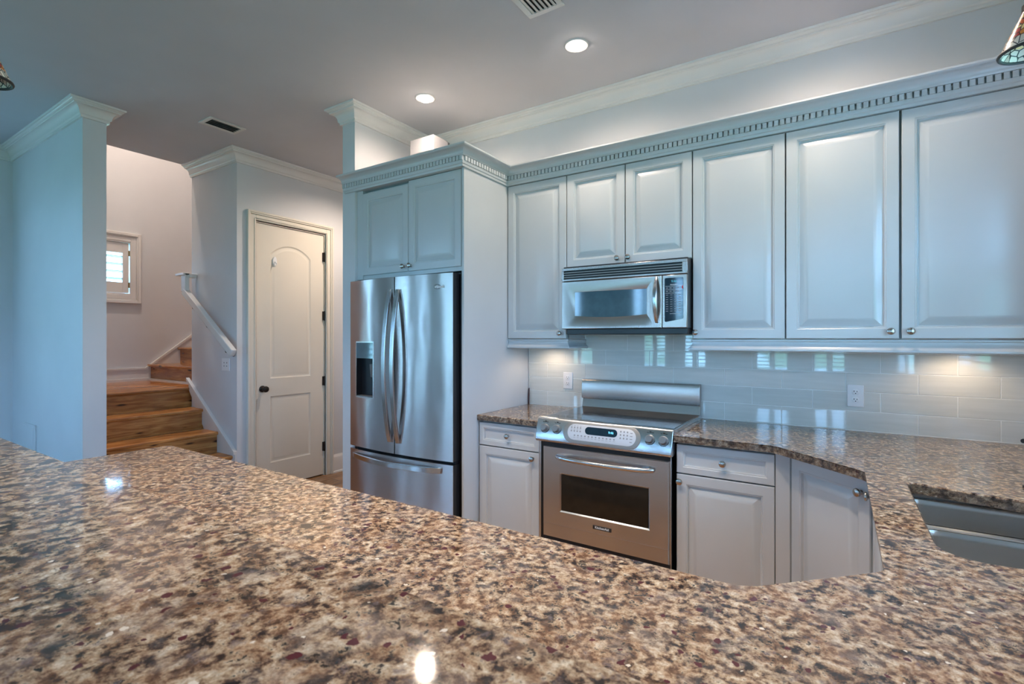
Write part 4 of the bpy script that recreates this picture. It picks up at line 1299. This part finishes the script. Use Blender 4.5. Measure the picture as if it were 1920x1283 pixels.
# ------------------------------------------------------------------ microwave
mw = thing('microwave', (-1.05, 2.95, 1.41), 'stainless over-the-range microwave with curved handle', 'microwave')
MX0, MX1, MY = -1.424, -0.676, 2.752
b = B(); b.box(MX0 + 0.004, MX1, MY + 0.018, 3.125, 1.445, 1.826)
b.box(MX0 + 0.02, MX1 - 0.004, MY + 0.03, 3.125, 1.412, 1.446)
b.done('body', M['black'], mw, bevel=0.003)
# vent grille
b = B()
b.box(MX0, MX1, MY, MY + 0.02, 1.800, 1.816); b.box(MX0, MX1, MY, MY + 0.02, 1.737, 1.747)
b.box(MX0, MX0 + 0.014, MY, MY + 0.02, 1.747, 1.800); b.box(MX1 - 0.026, MX1, MY, MY + 0.02, 1.747, 1.800)
vg_ = b.done('vent_grille', M['steel_face'], mw, bevel=0.002)
for z in (1.7595, 1.7735, 1.7875):
    b = B(); b.extrude([(MX0 + 0.014, MY + 0.002, z - 0.003), (MX0 + 0.014, MY + 0.002, z + 0.002), (MX0 + 0.014, MY + 0.014, z + 0.004), (MX0 + 0.014, MY + 0.014, z - 0.001)], (MX1 - MX0 - 0.04, 0, 0))
    b.done('slat', M['oval'], vg_, smooth=0)
# door with sloping facets round the window
def yz(x, d, z): return (x, MY + d, z)
b = B()
x0, x1, z0, z1 = MX0, -0.812, 1.446, 1.733
wx0, wx1, wz0, wz1 = -1.342, -0.898, 1.524, 1.668
n = 12
outer = [(x0, z0)] + [(x0 + (x1 - x0) * k / n, z0) for k in range(1, n)] + [(x1, z0), (x1, z1), (x0, z1)]
fo = [(x0 + 0.014, z0 + 0.022)] + [(x0 + 0.014 + (x1 - 0.045 - x0 - 0.014) * k / n, z0 + 0.022 - 0.006 * math.sin(PI * k / n)) for k in range(1, n)] + [(x1 - 0.045, z0 + 0.022), (x1 - 0.045, z1 - 0.010), (x0 + 0.014, z1 - 0.010)]
wi = [(wx0, wz0)] + [(wx0 + (wx1 - wx0) * k / n, wz0 - 0.011 * math.sin(PI * k / n)) for k in range(1, n)] + [(wx1, wz0), (wx1, wz1), (wx0, wz1)]
wi2 = [(p[0] + (0.002 if p[0] < -1.1 else -0.002), p[1] + (0.002 if p[1] < 1.6 else -0.002)) for p in wi]
b.loft([[yz(p[0], 0.02, p[1]) for p in outer], [yz(p[0], 0.003, p[1]) for p in outer], [yz(p[0] + (0.003 if p[0] < -1.1 else -0.003), 0.0, p[1] + (0.003 if p[1] < 1.6 else -0.003)) for p in outer],
        [yz(p[0], 0.0, p[1]) for p in fo], [yz(p[0], 0.014, p[1]) for p in wi], [yz(p[0], 0.018, p[1]) for p in wi2]], cap=False)
md = b.done('door', M['steel_face'], mw, smooth=20)
b = B(); b.extrude([yz(p[0], 0.0155, p[1]) for p in wi], (0, 0.003, 0))
b.done('window', M['microglass'], md, smooth=0)
pts = []
for k in range(17):
    s_ = k / 16
    pts.append((-0.838, MY - 0.003 - 0.036 * math.sin(PI * s_) ** 0.7, 1.478 + (1.722 - 1.478) * s_))
B().tube(pts, [0.008 + 0.006 * math.sin(PI * k / 16) for k in range(17)], 14, r2=0.009, up=(0, 1, 0)).done('handle', M['steel_smooth'], md, smooth=60)
b = B(); b.box(-0.808, MX1, MY, MY + 0.02, 1.446, 1.733)
mp_ = b.done('control_panel', M['steel_face'], mw, bevel=0.003)
pad = [(-0.794, 1.482), (-0.788, 1.478), (-0.700, 1.494), (-0.695, 1.500), (-0.695, 1.712), (-0.699, 1.717), (-0.789, 1.717), (-0.794, 1.712)]
b = B(); b.extrude([(p[0], MY - 0.002, p[1]) for p in pad], (0, 0.002, 0))
kpad = b.done('keypad', M['padglass'], mp_, smooth=0)
yk = MY - 0.0024
lettering('clock_digits', '9:46', 0.017, (-0.744, yk, 1.697), (1, 0, 0), (0, 0, 1), M['cyan_digits'], kpad, thick=0.0002)
lettering('brand_text', 'KitchenAid', 0.0085, (-0.745, yk, 1.6795), (1, 0, 0), (0, 0, 1), M['whiteprint'], kpad, thick=0.0002, bold=0.0002)
b = B()
for z in (1.6715, 1.653, 1.634): b.box(-0.789, -0.703, yk, yk + 0.0003, z - 0.0008, z + 0.0008)
b.box(-0.766, -0.709, yk, yk + 0.0003, 1.5215, 1.5230)
b.done('printed_lines', M['whiteprint'], kpad, smooth=0)
b = B()
for z in (1.662, 1.644):
    for k in range(4): b.box(-0.787 + k * 0.019, -0.775 + k * 0.019, yk, yk + 0.0003, z - 0.0025, z + 0.0025)
for r in range(8):
    for k in range(4): b.box(-0.787 + k * 0.0225, -0.775 + k * 0.0225, yk, yk + 0.0003, 1.624 - r * 0.0125 - 0.0018, 1.624 - r * 0.0125 + 0.0018)
b.done('printed_keys', M['mark'], kpad, smooth=0)
B().extrude([(-0.703, yk, 1.664), (-0.6955, yk, 1.676), (-0.6955, yk, 1.654), (-0.700, yk, 1.655)], (0, 0.0003, 0)).done('red_mark', M['red'], kpad, smooth=0)

# ------------------------------------------------------------------ pendants
def pendant(x, y, zr, label):
    t = thing('pendant_lamp', (x, y, zr), label, 'pendant lamp', 'stained-glass pendants')
    R_, H_ = 0.066, 0.115
    sg = stained_glass(zr, zr + H_)
    b = B()
    prof = [(R_, 0.004), (R_ - 0.006, 0.02), (R_ - 0.026, 0.065), (0.026, 0.095), (0.018, H_)]
    prof_in = [(r - 0.003, h) for r, h in prof][::-1]
    b.lathe(prof + prof_in, (x, y, zr), (0, 0, 1), 32, cap=False)
    b.done('shade', sg, t, smooth=50)
    b = B()
    ring = [(x + R_ * math.cos(2 * PI * k / 36), y + R_ * math.sin(2 * PI * k / 36), zr + 0.003) for k in range(37)]
    b.tube(ring, 0.0045, 8)
    b.done('rim', M['ink'], t)
    B().lathe([(0.021, H_ - 0.005), (0.021, H_ + 0.012), (0.012, H_ + 0.022), (0.009, H_ + 0.05), (0.001, H_ + 0.052)], (x, y, zr), (0, 0, 1), 20).done('cap', M['bronze'], t)
    B().tube([(x, y, zr + H_ + 0.04), (x, y, ZC - 0.02)], 0.003, 8).done('cord', M['ink'], t)
    B().lathe([(0.06, 0), (0.06, -0.006), (0.03, -0.022), (0.008, -0.026)], (x, y, ZC), (0, 0, 1), 24).done('canopy', M['bronze'], t)
pendant(0.437, 1.893, 2.160, 'stained-glass pendant lamp at the upper right corner')
pendant(-2.144, 0.396, 2.163, 'stained-glass pendant lamp cut off at the left edge')
